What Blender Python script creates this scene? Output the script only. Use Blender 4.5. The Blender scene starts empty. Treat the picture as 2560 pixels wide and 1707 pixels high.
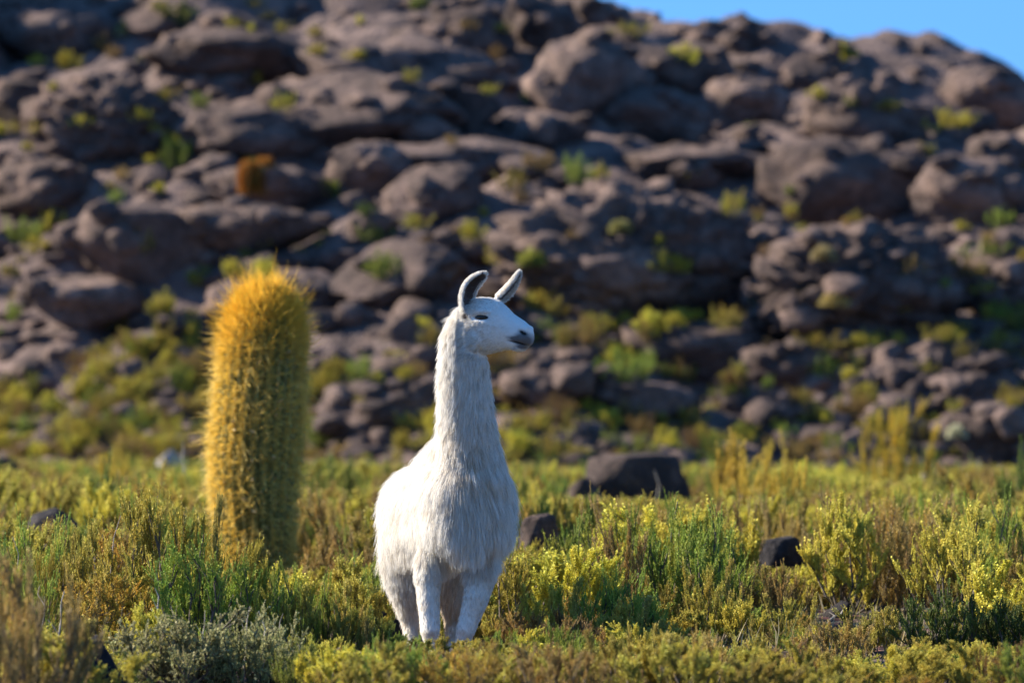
import bpy, bmesh, math, random
import numpy as np
from mathutils import Vector, Matrix, noise
from mathutils.kdtree import KDTree

# ------------------------------------------------------------------ camera, sky, sun, exposure
S = bpy.context.scene
COL = S.collection
PX = 36.0 / 200.0 / 2560.0            # radians per photograph pixel with a 200 mm lens
CAM_Z, CAM_Y, HOR = 1.34, -25.4, 900.0
UP = 2560.0 / 2352.0
cam_d = bpy.data.cameras.new('camera')
cam_d.lens = 200.0
cam_d.sensor_width = 36.0
cam_d.clip_start = 0.5
cam_d.clip_end = 6000.0
cam_d.dof.use_dof = True
cam_d.dof.focus_distance = 25.3
cam_d.dof.aperture_fstop = 3.3
cam = bpy.data.objects.new('camera', cam_d)
COL.objects.link(cam)
cam.location = (0, CAM_Y, CAM_Z)
cam.rotation_euler = (math.radians(90) + (HOR - 853.5) * PX, 0, 0)
S.camera = cam

SUN_EL, SUN_BACK = 30.0, 16.0          # sun stands to the left, a little behind the animal
wd = bpy.data.worlds.new('World')
S.world = wd
wd.use_nodes = True
nt = wd.node_tree
bg = nt.nodes['Background']
sky = nt.nodes.new('ShaderNodeTexSky')
sky.sky_type = 'NISHITA'
sky.sun_disc = False
sky.sun_elevation = math.radians(SUN_EL)
sky.sun_rotation = math.radians(270 + SUN_BACK)
sky.altitude = 4000.0
sky.air_density = 1.0
sky.dust_density = 0.0
sky.ozone_density = 4.0
tcw = nt.nodes.new('ShaderNodeTexCoord')
lift_ = nt.nodes.new('ShaderNodeVectorMath'); lift_.operation = 'ADD'
lift_.inputs[1].default_value = (0, 0, 0.32)
nrm_ = nt.nodes.new('ShaderNodeVectorMath'); nrm_.operation = 'NORMALIZE'
nt.links.new(tcw.outputs['Generated'], lift_.inputs[0])
nt.links.new(lift_.outputs[0], nrm_.inputs[0])
nt.links.new(nrm_.outputs[0], sky.inputs['Vector'])
hs = nt.nodes.new('ShaderNodeHueSaturation')
hs.inputs['Saturation'].default_value = 1.12
hs.inputs['Hue'].default_value = 0.494
nt.links.new(sky.outputs[0], hs.inputs['Color'])
nt.links.new(hs.outputs[0], bg.inputs['Color'])
bg.inputs['Strength'].default_value = 0.15

sl = bpy.data.lights.new('sun', 'SUN')
sl.energy = 5.0
sl.angle = math.radians(0.53)
sl.color = (1.0, 0.90, 0.74)
sun = bpy.data.objects.new('sun', sl)
COL.objects.link(sun)
a, e = math.radians(SUN_BACK), math.radians(SUN_EL)
SV = Vector((-math.cos(e) * math.cos(a), math.cos(e) * math.sin(a), math.sin(e)))
sun.rotation_euler = SV.to_track_quat('Z', 'Y').to_euler()
sun.location = (-20, 5, 15)

S.view_settings.view_transform = 'Standard'
S.view_settings.look = 'None'
S.view_settings.gamma = 1.0
S.view_settings.exposure = 1.4
S.render.engine = 'CYCLES'
S.cycles.use_denoising = True
S.cycles.max_bounces = 8
S.cycles.transparent_max_bounces = 8
try:
    S.cycles_curves.shape = 'RIBBONS'
except Exception:
    pass

# ------------------------------------------------------------------ helpers
R = np.random.default_rng(7)
random.seed(7)

def W(xd, yd, D):
    """point seen at (xd, yd) of the 2352-wide view, D metres from the camera"""
    return np.array([(xd * UP - 1280.0) * PX * D, CAM_Y + D, CAM_Z + (HOR - yd * UP) * PX * D])

def mesh_np(name, verts, faces_n, loops, smooth=False):
    """verts (n,3), faces_n: corner counts, loops: flat indices"""
    me = bpy.data.meshes.new(name)
    verts = np.ascontiguousarray(verts, dtype=np.float32)
    me.vertices.add(len(verts))
    me.vertices.foreach_set('co', verts.ravel())
    me.loops.add(len(loops))
    me.loops.foreach_set('vertex_index', np.ascontiguousarray(loops, dtype=np.int32))
    me.polygons.add(len(faces_n))
    st = np.concatenate([[0], np.cumsum(faces_n)[:-1]]).astype(np.int32)
    me.polygons.foreach_set('loop_start', st)
    me.update(calc_edges=True)
    me.validate()
    if smooth:
        me.polygons.foreach_set('use_smooth', np.ones(len(me.polygons), dtype=bool))
    return me

def tris(name, verts, tri, smooth=False):
    tri = np.asarray(tri)
    return mesh_np(name, verts, np.full(len(tri), 3), tri.ravel(), smooth)

def quads(name, verts, q, smooth=True):
    q = np.asarray(q)
    return mesh_np(name, verts, np.full(len(q), 4), q.ravel(), smooth)

def set_col(me, col, name='tint'):
    a_ = me.color_attributes.new(name, 'FLOAT_COLOR', 'POINT')
    c = np.ones((len(me.vertices), 4), dtype=np.float32)
    c[:, :3] = col
    a_.data.foreach_set('color', c.ravel())

def obj(name, me, mat=None, parent=None, loc=None):
    o = bpy.data.objects.new(name, me)
    COL.objects.link(o)
    if mat is not None and me is not None and len(me.materials) == 0:
        me.materials.append(mat)
    if parent is not None:
        o.parent = parent
    if loc is not None:
        o.location = loc
    return o

def tag(o, label, cat, group=None):
    o['label'] = label
    o['category'] = cat
    if group:
        o['group'] = group
    return o

def empty(name, loc, rz=0.0):
    o = bpy.data.objects.new(name, None)
    o.empty_display_size = 0.1
    COL.objects.link(o)
    o.location = loc
    o.rotation_euler = (0, 0, rz)
    return o

def unit(v):
    return v / np.maximum(np.linalg.norm(v, axis=-1, keepdims=True), 1e-9)

# ------------------------------------------------------------------ materials
def mat_new(name):
    m = bpy.data.materials.new(name)
    m.use_nodes = True
    n = m.node_tree
    n.nodes.clear()
    out = n.nodes.new('ShaderNodeOutputMaterial')
    return m, n, out

def N(n, kind, **kw):
    nd = n.nodes.new(kind)
    for k, v in kw.items():
        if k in nd.inputs:
            nd.inputs[k].default_value = v
        else:
            setattr(nd, k, v)
    return nd

def ramp(n, stops):
    r = n.nodes.new('ShaderNodeValToRGB')
    el = r.color_ramp.elements
    while len(el) < len(stops):
        el.new(0.5)
    for e_, (p, c) in zip(el, stops):
        e_.position = p
        e_.color = (*c, 1)
    return r

def mix_col(n, fac, a_, b_, mode='MIX'):
    m = n.nodes.new('ShaderNodeMix')
    m.data_type = 'RGBA'
    m.blend_type = mode
    for sock, v in ((m.inputs[0], fac), (m.inputs[6], a_), (m.inputs[7], b_)):
        if isinstance(v, (int, float)):
            sock.default_value = v
        elif isinstance(v, tuple):
            sock.default_value = (*v, 1)
        else:
            n.links.new(v, sock)
    return m.outputs[2]

def rock_mat(name, dark, mid, light, scale=1.0, bump=0.5):
    m, n, out = mat_new(name)
    L = n.links.new
    tc = N(n, 'ShaderNodeTexCoord')
    oi = N(n, 'ShaderNodeObjectInfo')
    add = N(n, 'ShaderNodeVectorMath', operation='ADD')
    geo = N(n, 'ShaderNodeNewGeometry')
    L(geo.outputs['Position'], add.inputs[0])
    mul = N(n, 'ShaderNodeVectorMath', operation='SCALE')
    L(oi.outputs['Location'], mul.inputs[0])
    mul.inputs['Scale'].default_value = 0.37
    L(mul.outputs[0], add.inputs[1])
    n1 = N(n, 'ShaderNodeTexNoise', Scale=1.6 * scale, Detail=8.0, Roughness=0.62)
    L(add.outputs[0], n1.inputs['Vector'])
    r1 = ramp(n, [(0.3, dark), (0.5, mid), (0.72, light)])
    L(n1.outputs['Fac'], r1.inputs[0])
    n2 = N(n, 'ShaderNodeTexNoise', Scale=9.0 * scale, Detail=6.0, Roughness=0.7)
    L(add.outputs[0], n2.inputs['Vector'])
    r2 = ramp(n, [(0.35, (0.55, 0.55, 0.55)), (0.65, (1.25, 1.2, 1.15))])
    L(n2.outputs['Fac'], r2.inputs[0])
    c = mix_col(n, 1.0, r1.outputs[0], r2.outputs[0], 'MULTIPLY')
    rv = N(n, 'ShaderNodeMapRange')
    rv.inputs['To Min'].default_value = 0.75
    rv.inputs['To Max'].default_value = 1.2
    L(oi.outputs['Random'], rv.inputs['Value'])
    sc = N(n, 'ShaderNodeVectorMath', operation='SCALE')
    L(c, sc.inputs[0])
    L(rv.outputs[0], sc.inputs['Scale'])
    b = N(n, 'ShaderNodeBsdfPrincipled', Roughness=0.9)
    b.inputs['Specular IOR Level'].default_value = 0.15
    L(sc.outputs[0], b.inputs['Base Color'])
    v = N(n, 'ShaderNodeTexVoronoi', Scale=3.2 * scale)
    L(add.outputs[0], v.inputs['Vector'])
    ad = N(n, 'ShaderNodeMath', operation='ADD')
    L(n2.outputs['Fac'], ad.inputs[0])
    L(v.outputs['Distance'], ad.inputs[1])
    bp = N(n, 'ShaderNodeBump', Strength=bump, Distance=0.22 / scale)
    L(ad.outputs[0], bp.inputs['Height'])
    L(bp.outputs[0], b.inputs['Normal'])
    L(b.outputs[0], out.inputs['Surface'])
    return m

def leaf_mat(name, transl=0.26, rough=0.7, var=0.48, hue=0.013):
    m, n, out = mat_new(name)
    L = n.links.new
    at = N(n, 'ShaderNodeAttribute', attribute_name='tint')
    oi = N(n, 'ShaderNodeObjectInfo')
    mr = N(n, 'ShaderNodeMapRange')
    mr.inputs['To Min'].default_value = 0.5 - hue
    mr.inputs['To Max'].default_value = 0.5 + hue
    L(oi.outputs['Random'], mr.inputs['Value'])
    mv = N(n, 'ShaderNodeMapRange')
    mv.inputs['To Min'].default_value = 1 - var * 0.6
    mv.inputs['To Max'].default_value = 1 + var * 0.5
    L(oi.outputs['Random'], mv.inputs['Value'])
    h = N(n, 'ShaderNodeHueSaturation')
    L(mr.outputs[0], h.inputs['Hue'])
    L(mv.outputs[0], h.inputs['Value'])
    L(at.outputs['Color'], h.inputs['Color'])
    b = N(n, 'ShaderNodeBsdfPrincipled', Roughness=rough)
    b.inputs['Specular IOR Level'].default_value = 0.25
    L(h.outputs[0], b.inputs['Base Color'])
    t = N(n, 'ShaderNodeBsdfTranslucent')
    L(h.outputs[0], t.inputs['Color'])
    mx = N(n, 'ShaderNodeMixShader', Fac=transl)
    L(b.outputs[0], mx.inputs[1])
    L(t.outputs[0], mx.inputs[2])
    L(mx.outputs[0], out.inputs['Surface'])
    return m

def wood_mat(name, c1, c2):
    m, n, out = mat_new(name)
    L = n.links.new
    tc = N(n, 'ShaderNodeNewGeometry')
    nz = N(n, 'ShaderNodeTexNoise', Scale=25.0, Detail=4.0)
    L(tc.outputs['Position'], nz.inputs['Vector'])
    r = ramp(n, [(0.35, c1), (0.65, c2)])
    L(nz.outputs['Fac'], r.inputs[0])
    b = N(n, 'ShaderNodeBsdfPrincipled', Roughness=0.85)
    L(r.outputs[0], b.inputs['Base Color'])
    L(b.outputs[0], out.inputs['Surface'])
    return m

M = {}
M['rock'] = rock_mat('hill_rock', (0.062, 0.049, 0.048), (0.140, 0.104, 0.095), (0.28, 0.20, 0.172), 0.8, 0.6)
M['rock_near'] = rock_mat('field_rock', (0.035, 0.03, 0.032), (0.08, 0.06, 0.055), (0.17, 0.125, 0.11), 4.0, 0.6)
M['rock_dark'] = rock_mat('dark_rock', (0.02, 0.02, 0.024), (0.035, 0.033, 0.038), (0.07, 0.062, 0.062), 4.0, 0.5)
M['rock_pale'] = rock_mat('pale_stone', (0.30, 0.27, 0.26), (0.42, 0.38, 0.37), (0.55, 0.5, 0.48), 4.0, 0.4)
M['leaf'] = leaf_mat('shrub_leaf')
M['wood'] = wood_mat('shrub_wood', (0.05, 0.038, 0.03), (0.16, 0.13, 0.11))
M['drywood'] = wood_mat('dry_wood', (0.30, 0.26, 0.22), (0.52, 0.47, 0.42))
M['grass'] = leaf_mat('dry_grass_blade', 0.3, 0.6)

def ground_mat():
    m, n, out = mat_new('ground_soil')
    L = n.links.new
    g = N(n, 'ShaderNodeNewGeometry')
    n1 = N(n, 'ShaderNodeTexNoise', Scale=0.9, Detail=9.0, Roughness=0.65)
    L(g.outputs['Position'], n1.inputs['Vector'])
    r1 = ramp(n, [(0.3, (0.055, 0.042, 0.034)), (0.55, (0.10, 0.076, 0.06)), (0.75, (0.16, 0.125, 0.10))])
    L(n1.outputs['Fac'], r1.inputs[0])
    v = N(n, 'ShaderNodeTexVoronoi', Scale=14.0)
    L(g.outputs['Position'], v.inputs['Vector'])
    c = mix_col(n, 0.35, r1.outputs[0], v.outputs['Color'], 'SOFT_LIGHT')
    # the hill is bare rock
    n3 = N(n, 'ShaderNodeTexNoise', Scale=1.3, Detail=8.0, Roughness=0.65)
    L(g.outputs['Position'], n3.inputs['Vector'])
    r3 = ramp(n, [(0.3, (0.060, 0.047, 0.046)), (0.5, (0.132, 0.098, 0.090)), (0.72, (0.26, 0.186, 0.160))])
    L(n3.outputs['Fac'], r3.inputs[0])
    sx = N(n, 'ShaderNodeSeparateXYZ')
    L(g.outputs['Position'], sx.inputs[0])
    mh = N(n, 'ShaderNodeMapRange')
    mh.inputs['From Min'].default_value = 53.0
    mh.inputs['From Max'].default_value = 58.0
    L(sx.outputs['Y'], mh.inputs['Value'])
    c = mix_col(n, mh.outputs[0], c, r3.outputs[0])
    b = N(n, 'ShaderNodeBsdfPrincipled', Roughness=0.95)
    b.inputs['Specular IOR Level'].default_value = 0.1
    L(c, b.inputs['Base Color'])
    ad = N(n, 'ShaderNodeMath', operation='ADD')
    L(n1.outputs['Fac'], ad.inputs[0])
    L(v.outputs['Distance'], ad.inputs[1])
    bp = N(n, 'ShaderNodeBump', Strength=0.8, Distance=0.05)
    L(ad.outputs[0], bp.inputs['Height'])
    L(bp.outputs[0], b.inputs['Normal'])
    L(b.outputs[0], out.inputs['Surface'])
    return m
M['ground'] = ground_mat()

# ------------------------------------------------------------------ terrain
D_FOOT, D_RIDGE = 80.0, 112.0

def vnoise(x, y, seed=0):
    """smooth value noise on arrays"""
    x = np.asarray(x, float); y = np.asarray(y, float)
    xi = np.floor(x).astype(np.int64); yi = np.floor(y).astype(np.int64)
    xf = x - xi; yf = y - yi
    def h(i, j):
        k = (i * 374761393 + j * 668265263 + seed * 974711) & 0x7fffffff
        k = ((k ^ (k >> 13)) * 1274126177) & 0x7fffffff
        return ((k ^ (k >> 16)) & 0xffff) / 65535.0
    u = xf * xf * (3 - 2 * xf); v = yf * yf * (3 - 2 * yf)
    a_ = h(xi, yi) * (1 - u) + h(xi + 1, yi) * u
    b_ = h(xi, yi + 1) * (1 - u) + h(xi + 1, yi + 1) * u
    return a_ * (1 - v) + b_ * v

MOUNDS = [(-1.62, -1.6, 1.05, 0.20), (-0.30, -1.25, 0.70, 0.07), (1.9, 3.0, 1.8, 0.10)]

def domes(x, y, cell, seed, rmin=0.5, rmax=0.85):
    """rounded rock humps crowding each other: height 0..1"""
    gx, gy = np.floor(x / cell).astype(np.int64), np.floor(y / cell).astype(np.int64)
    best = np.zeros_like(x)
    def h(i, j, k):
        q = (i * 374761393 + j * 668265263 + (seed * 7 + k) * 974711) & 0x7fffffff
        q = ((q ^ (q >> 13)) * 1274126177) & 0x7fffffff
        return ((q ^ (q >> 16)) & 0xffff) / 65535.0
    for di in (-1, 0, 1):
        for dj in (-1, 0, 1):
            i, j = gx + di, gy + dj
            cx, cy = (i + 0.2 + 0.6 * h(i, j, 0)) * cell, (j + 0.2 + 0.6 * h(i, j, 1)) * cell
            r = cell * (rmin + (rmax - rmin) * h(i, j, 2))
            d2 = ((x - cx) ** 2 + (y - cy) ** 2) / (r * r)
            best = np.maximum(best, np.sqrt(np.clip(1 - d2, 0, 1)) * (0.45 + 0.55 * h(i, j, 3)))
    return best

def ground_z(x, y):
    x = np.asarray(x, float); y = np.asarray(y, float)
    D = y - CAM_Y
    # plain: a gentle fall towards the foot of the hill
    z = -0.72 * np.clip((D - 34) / 46.0, 0, 1) ** 1.1
    near = np.exp(-((D - 25.4) / 2.2) ** 2) * np.exp(-(x / 0.8) ** 2)
    z = z + (vnoise(x * 0.45, y * 0.45, 1) - 0.5) * 0.22 * (1 - near) * np.clip((D - 5) / 10, 0, 1)
    z = z + (vnoise(x * 1.9, y * 1.9, 2) - 0.5) * 0.06 * (1 - near)
    for mx, my, r, h in MOUNDS:
        z = z + h * np.exp(-((x - mx) ** 2 + (y - my) ** 2) / (r * r))
    # hill: its crest falls from left to right
    bx = np.clip(x / (PX * 105.0), -4500, 4500)
    foot = D_FOOT - 1 + 6 * (vnoise(x * 0.22, 3.3, 5) - 0.5) * 2
    s = (D - foot) / (D_RIDGE - D_FOOT)
    yr = 62.0 + (bx - 178) * np.where(bx > 178, 0.175, 0.30)
    yr = np.clip(yr, -1100, 850)
    rise = (900 - yr) * PX * D_RIDGE + 2.06
    f = np.where(s < 0, 0, np.where(s < 1, s, 1 - 0.3 * (1 - np.exp(-(np.maximum(s, 1) - 1)))))
    z = z + rise * f
    hw = np.clip(s * 4, 0, 1)
    if np.any(hw > 0):
        m_ = (hw > 0) & (D < 160)
        if np.any(m_):
            xm, ym = x[m_], y[m_]
            wx = xm + (vnoise(xm * 0.7, ym * 0.7, 14) - 0.5) * 1.2
            wy = ym + (vnoise(xm * 0.7, ym * 0.7, 15) - 0.5) * 1.2
            z[m_] += hw[m_] * (1.35 * domes(wx, wy, 3.3, 3) + 0.36 * domes(wx, wy, 1.25, 4) - 0.6
                               + (vnoise(xm * 2.3, ym * 2.3, 9) - 0.5) * 0.22)
    return z

def gz(x, y):
    return float(ground_z(np.array([x]), np.array([y]))[0])

def hit(xd, yd, dmin=18.0, dmax=180.0):
    """where the sight line through (xd, yd) meets the ground"""
    Ds = np.concatenate([np.arange(dmin, 60, 0.1), np.arange(60, dmax, 0.25)])
    xs = (xd * UP - 1280.0) * PX * Ds
    zs = CAM_Z + (HOR - yd * UP) * PX * Ds
    g = ground_z(xs, CAM_Y + Ds)
    k = np.nonzero(g >= zs)[0]
    if len(k) == 0:
        return None
    i = k[0]
    return np.array([xs[i], CAM_Y + Ds[i], g[i]]), Ds[i]

def build_ground():
    def axis(parts):
        return np.unique(np.concatenate([np.arange(a_, b_, c_) for a_, b_, c_ in parts]))
    ys = axis([(-45, -8, 0.6), (-8, 16, 0.16), (16, 52, 0.5), (52, 96, 0.2), (96, 140, 1.0), (140, 400, 8), (400, 3001, 100)])
    xs = axis([(-1500, -120, 60), (-120, -24, 3), (-24, -13, 0.5), (-13, 13, 0.17), (13, 24, 0.5), (24, 120, 3), (120, 1501, 60)])
    X, Y = np.meshgrid(xs, ys)
    Z = ground_z(X, Y)
    v = np.stack([X, Y, Z], -1).reshape(-1, 3)
    nx, ny = len(xs), len(ys)
    i = np.arange(nx - 1)[None, :] + nx * np.arange(ny - 1)[:, None]
    q = np.stack([i, i + 1, i + nx + 1, i + nx], -1).reshape(-1, 4)
    me = quads('ground', v, q)
    o = obj('ground', me, M['ground'])
    o['kind'] = 'structure'
    o['label'] = 'stony brown soil of the plain rising into the hillside'
build_ground()

# ------------------------------------------------------------------ boulders
def rock_mesh(name, seed, sub=4, lump=0.30, knob=0.10, flat=0.0, angular=0.0):
    bm = bmesh.new()
    bmesh.ops.create_icosphere(bm, subdivisions=sub, radius=1.0)
    off = Vector((seed * 13.7, seed * 7.3, seed * 3.1))
    rr = random.Random(seed)
    planes = []
    for k in range(int(9 * angular)):
        d = Vector((rr.gauss(0, 1), rr.gauss(0, 1), rr.gauss(0, 1))).normalized()
        planes.append((d, rr.uniform(0.62, 0.85)))
    for v in bm.verts:
        p = v.co.copy()
        d = 1 + lump * noise.noise(p * 0.9 + off) + lump * 0.5 * noise.noise(p * 2.0 + off)
        kn = noise.noise(p * 4.3 + off)
        d += knob * (1 - abs(kn) * 2) * 0.6 + knob * 0.5 * noise.noise(p * 9.0 + off) + knob * 0.3 * noise.noise(p * 19.0 + off)
        q = p * d
        for pd, ph in planes:
            t = q.dot(pd) - ph
            if t > 0:
                q -= pd * t * 0.88
        if flat and q.z > 1 - flat:
            q.z = 1 - flat + (q.z - 1 + flat) * 0.25
        v.co = q
    me = bpy.data.meshes.new(name)
    bm.to_mesh(me)
    bm.free()
    me.polygons.foreach_set('use_smooth', np.ones(len(me.polygons), dtype=bool))
    co = np.empty(len(me.vertices) * 3, np.float32)
    me.vertices.foreach_get('co', co)
    co = co.reshape(-1, 3)
    mn, mx = co.min(0), co.max(0)
    co = (co - (mn + mx) / 2) / ((mx - mn) / 2)          # fills a 2 x 2 x 2 box exactly
    me.vertices.foreach_set('co', np.ascontiguousarray(co, np.float32).ravel())
    me.update()
    return me

SMOOTH = [rock_mesh('boulder', 10 + k, 4, 0.36, 0.17) for k in range(5)]
KNOBBY = [rock_mesh('boulder', 30 + k, 5, 0.34, 0.36) for k in range(3)]
ROUGH = [rock_mesh('boulder', 50 + k, 4, 0.38, 0.26, angular=0.4) for k in range(5)]
NEARR = [rock_mesh('rock', 70 + k, 4, 0.30, 0.10, angular=1.0) for k in range(6)]
BPOS = []                                                  # (x, y, rx, ry, top)

def boulder(xd, yd, wd_, hd, mesh, label, group=None, depth=0.8, rz=None, tilt=0.0, mat='rock'):
    r = hit(xd, yd + hd * 0.32)
    if r is None:
        r = hit(xd, yd + hd * 0.5)
        if r is None:
            return None
    p, D = r
    D = D + 0.15 * wd_ * UP * PX * D
    c = W(xd, yd, D)
    rx = wd_ * UP * PX * D / 2
    rz_ = hd * UP * PX * D / 2
    g = gz(c[0], c[1])
    bottom = min(c[2] - rz_, g - 0.25 * rz_)
    top = c[2] + rz_
    o = obj('boulder', mesh, M[mat])
    o.location = (c[0], c[1], (top + bottom) / 2)
    o.scale = (rx, rx * depth, (top - bottom) / 2)
    o.rotation_euler = (0, tilt, 0 if rz is None else rz)
    tag(o, label, 'boulder', group)
    BPOS.append((c[0], c[1], rx, rx * depth, top))
    return o

SH = 'rounded brown boulder among many on the rocky hillside'
GR = 'boulders on the hillside'
KEYB = [
    (1985, 665, 570, 330, KNOBBY[0], 'huge knobbly brown boulder with pale cushion plants growing on its face', 0),
    (1945, 450, 360, 240, SMOOTH[0], 'smooth domed boulder right behind the huge knobbly boulder', 0),
    (1440, 605, 660, 430, KNOBBY[1], 'broad pitted brown outcrop of knobs beyond the head of the llama', 0),
    (1705, 240, 200, 120, SMOOTH[1], 'smooth dark oval boulder below the domed ridge rock', 0.1),
    (1985, 280, 260, 150, SMOOTH[2], 'grey sloping boulder with shrubs along its upper edge', 0.25),
    (1712, 95, 135, 100, SMOOTH[3], 'round domed boulder standing up from the ridge line', 0),
    (1938, 122, 75, 60, ROUGH[0], 'small pointed dark rock poking above the ridge', 0.3),
    (2270, 240, 210, 150, SMOOTH[4], 'big rounded boulder at the low end of the ridge against the sky', 0.15),
    (2300, 370, 140, 110, ROUGH[1], 'rounded boulder under the low end of the ridge, shrub beside it', 0),
    (245, 300, 340, 230, KNOBBY[2], 'large lumpy boulder with a lit left shoulder and dark hollow under it', 0),
    (575, 315, 310, 130, SMOOTH[2], 'egg shaped boulder with a pale left end in front of a long ledge', 0.05),
    (790, 265, 500, 180, ROUGH[2], 'long brown ledge boulder with yellow tufts on its top edge', 0),
    (130, 90, 290, 160, SMOOTH[0], 'broad grey boulder with a yellow shrub at its foot, high on the slope', 0),
    (520, 125, 410, 130, SMOOTH[1], 'wide low boulder below a row of green shrubs high on the slope', 0.05),
    (910, 180, 470, 190, SMOOTH[3], 'wide smooth slab boulder in blue shade high on the slope', 0.15),
    (1065, 260, 150, 110, ROUGH[3], 'pinkish boulder above a black hollow', 0),
    (850, 405, 180, 140, SMOOTH[4], 'pale fronted boulder left of a sloping slab', 0),
    (985, 455, 220, 130, ROUGH[4], 'rough pale edged boulder on the slope above the llama', -0.15),
    (1080, 85, 220, 140, SMOOTH[2], 'grey boulder with a white lit top high on the slope', 0.2),
    (1245, 70, 190, 160, SMOOTH[0], 'tall brown boulder near the ridge in shade', 0.2),
    (1380, 50, 130, 100, SMOOTH[4], 'brown boulder at the ridge beside a pale green shrub', 0),
    (625, 445, 270, 110, ROUGH[0], 'low boulder with two orange cacti growing on top', 0),
    (570, 535, 340, 120, ROUGH[1], 'low brown boulder with a fringe of dry grass below it', 0),
    (1070, 375, 420, 110, SMOOTH[3], 'long flat slab sloping down towards the right in shade', 0.1),
    (1560, 385, 400, 90, SMOOTH[1], 'long low boulder topped by grass tufts behind the pitted outcrop', 0),
    (1570, 165, 220, 130, SMOOTH[3], 'shaded boulder left of the domed ridge rock', 0),
    (1490, 270, 260, 130, SMOOTH[0], 'dark shaded boulder in a hollow below the ridge', 0.1),
    (900, 640, 300, 150, ROUGH[2], 'reddish sloping boulder left of the llama head', -0.25),
    (330, 570, 320, 180, ROUGH[3], 'brown boulder with scattered yellow tufts left of the cactus', 0),
    (110, 440, 240, 140, SMOOTH[2], 'dark boulder beneath the large lumpy boulder', 0),
    (860, 945, 270, 130, ROUGH[4], 'reddish mound boulder between the cactus and the llama', -0.1),
    (1620, 815, 330, 140, ROUGH[0], 'dark rugged boulder below the pitted outcrop', 0),
    (1830, 860, 260, 130, ROUGH[1], 'rugged boulder at the foot of the huge knobbly boulder', 0),
    (2150, 895, 360, 190, ROUGH[2], 'large reddish boulder low on the slope, right of the huge knobbly one', 0),
    (1460, 930, 260, 100, ROUGH[3], 'low pinkish boulder among yellow shrubs at the hill foot', 0),
    (1740, 945, 240, 110, ROUGH[4], 'reddish slanting boulder at the hill foot', 0.2),
    (2290, 1010, 220, 150, ROUGH[0], 'reddish boulder at the hill foot behind a tall yellow shrub', 0),
    (1270, 900, 220, 100, ROUGH[1], 'low brown boulder at the hill foot beside the neck of the llama', 0),
    (2240, 460, 260, 170, SMOOTH[4], 'boulder in deep shade right of the domed boulder', 0.1),
    (2320, 640, 220, 200, ROUGH[2], 'boulder in deep shade right of the huge knobbly boulder', 0),
    (60, 250, 160, 120, ROUGH[3], 'weathered boulder behind the large lumpy boulder', 0),
    (1340, 190, 240, 200, SMOOTH[1], 'tall shaded rock face under the ridge', 0.1),
    (620, 690, 300, 130, ROUGH[4], 'dark boulder behind the crown of the golden cactus', 0),
    (200, 700, 280, 120, ROUGH[0], 'brown boulder above the shrubby hollow left of the cactus', 0),
    (1080, 760, 200, 110, ROUGH[1], 'brown boulder right behind the llama', 0),
]
for xd, yd, w_, h_, me_, lab, tl in KEYB:
    big = 1.0 if w_ > 500 or yd < 130 else 1.18
    boulder(xd, yd, w_ * big, h_ * big, me_, lab, None, depth=0.75, rz=None, tilt=tl)
rb = random.Random(5)
ALLR = SMOOTH + ROUGH
cnt = 0
KNEAR = [(b[0], b[1], k_[5]) for b, k_ in zip(BPOS, KEYB)]
def short(t):
    for sep in (' next to ', ' close ', ' half ', ' rising', ' touching', ' before', ' along', ' growing', ' lying', ' leaning on', ' of the ', ' over ', ' from ', ' by ', ' and ', ' with ', ' right behind', ' beyond ', ' below ', ' standing ', ' poking ', ' at the ', ' under ', ' in front', ' high ', ' above ', ' left ', ' on the ', ' near ', ' beside ', ' topped ', ' in ', ' beneath ', ' between ', ' low on', ' among ', ' right ', ' behind '):
        t = t.split(sep)[0]
    return t.split(',')[0]
for k in range(2600):
    if cnt >= 235:
        break
    xd = rb.uniform(-60, 2420)
    yd = rb.uniform(-20, 1010)
    ridge = 0 if xd < 1340 else 0 + (xd - 1340) * 0.19
    if yd < ridge + 20:
        continue
    big = 1.0 - 0.25 * (yd / 1000)
    w_ = (rb.uniform(60, 190) if cnt < 110 else rb.uniform(28, 75)) * big
    h_ = w_ * rb.uniform(0.42, 0.7)
    if yd > 800 and rb.random() < 0.1:
        continue
    r = hit(xd, yd + h_ * 0.32)
    if r is None or r[1] < 79:
        continue
    x, y = r[0][0], r[0][1]
    rx = w_ * UP * PX * r[1] / 2
    if any((x - bx) ** 2 / (rx * 0.5 + brx * 0.60) ** 2 + (y - by) ** 2 / (rx * 0.5 + bry * 0.60) ** 2 < 1 for bx, by, brx, bry, _ in BPOS):
        continue
    mi = rb.randrange(len(ALLR))
    nk = min(KNEAR, key=lambda q: (q[0] - x) ** 2 + (q[1] - y) ** 2)
    lab = ('little ' if w_ < 50 else 'small ' if w_ < 80 else 'middling ' if w_ < 120 else 'large ') + ('smooth rounded' if mi < len(SMOOTH) else 'rough edged') + ' boulder beside the ' + short(nk[2])
    boulder(xd, yd, w_, h_, ALLR[mi], lab, GR, depth=rb.uniform(0.7, 1.0), rz=rb.uniform(-0.5, 0.5), tilt=rb.uniform(-0.2, 0.25))
    cnt += 1

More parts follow.
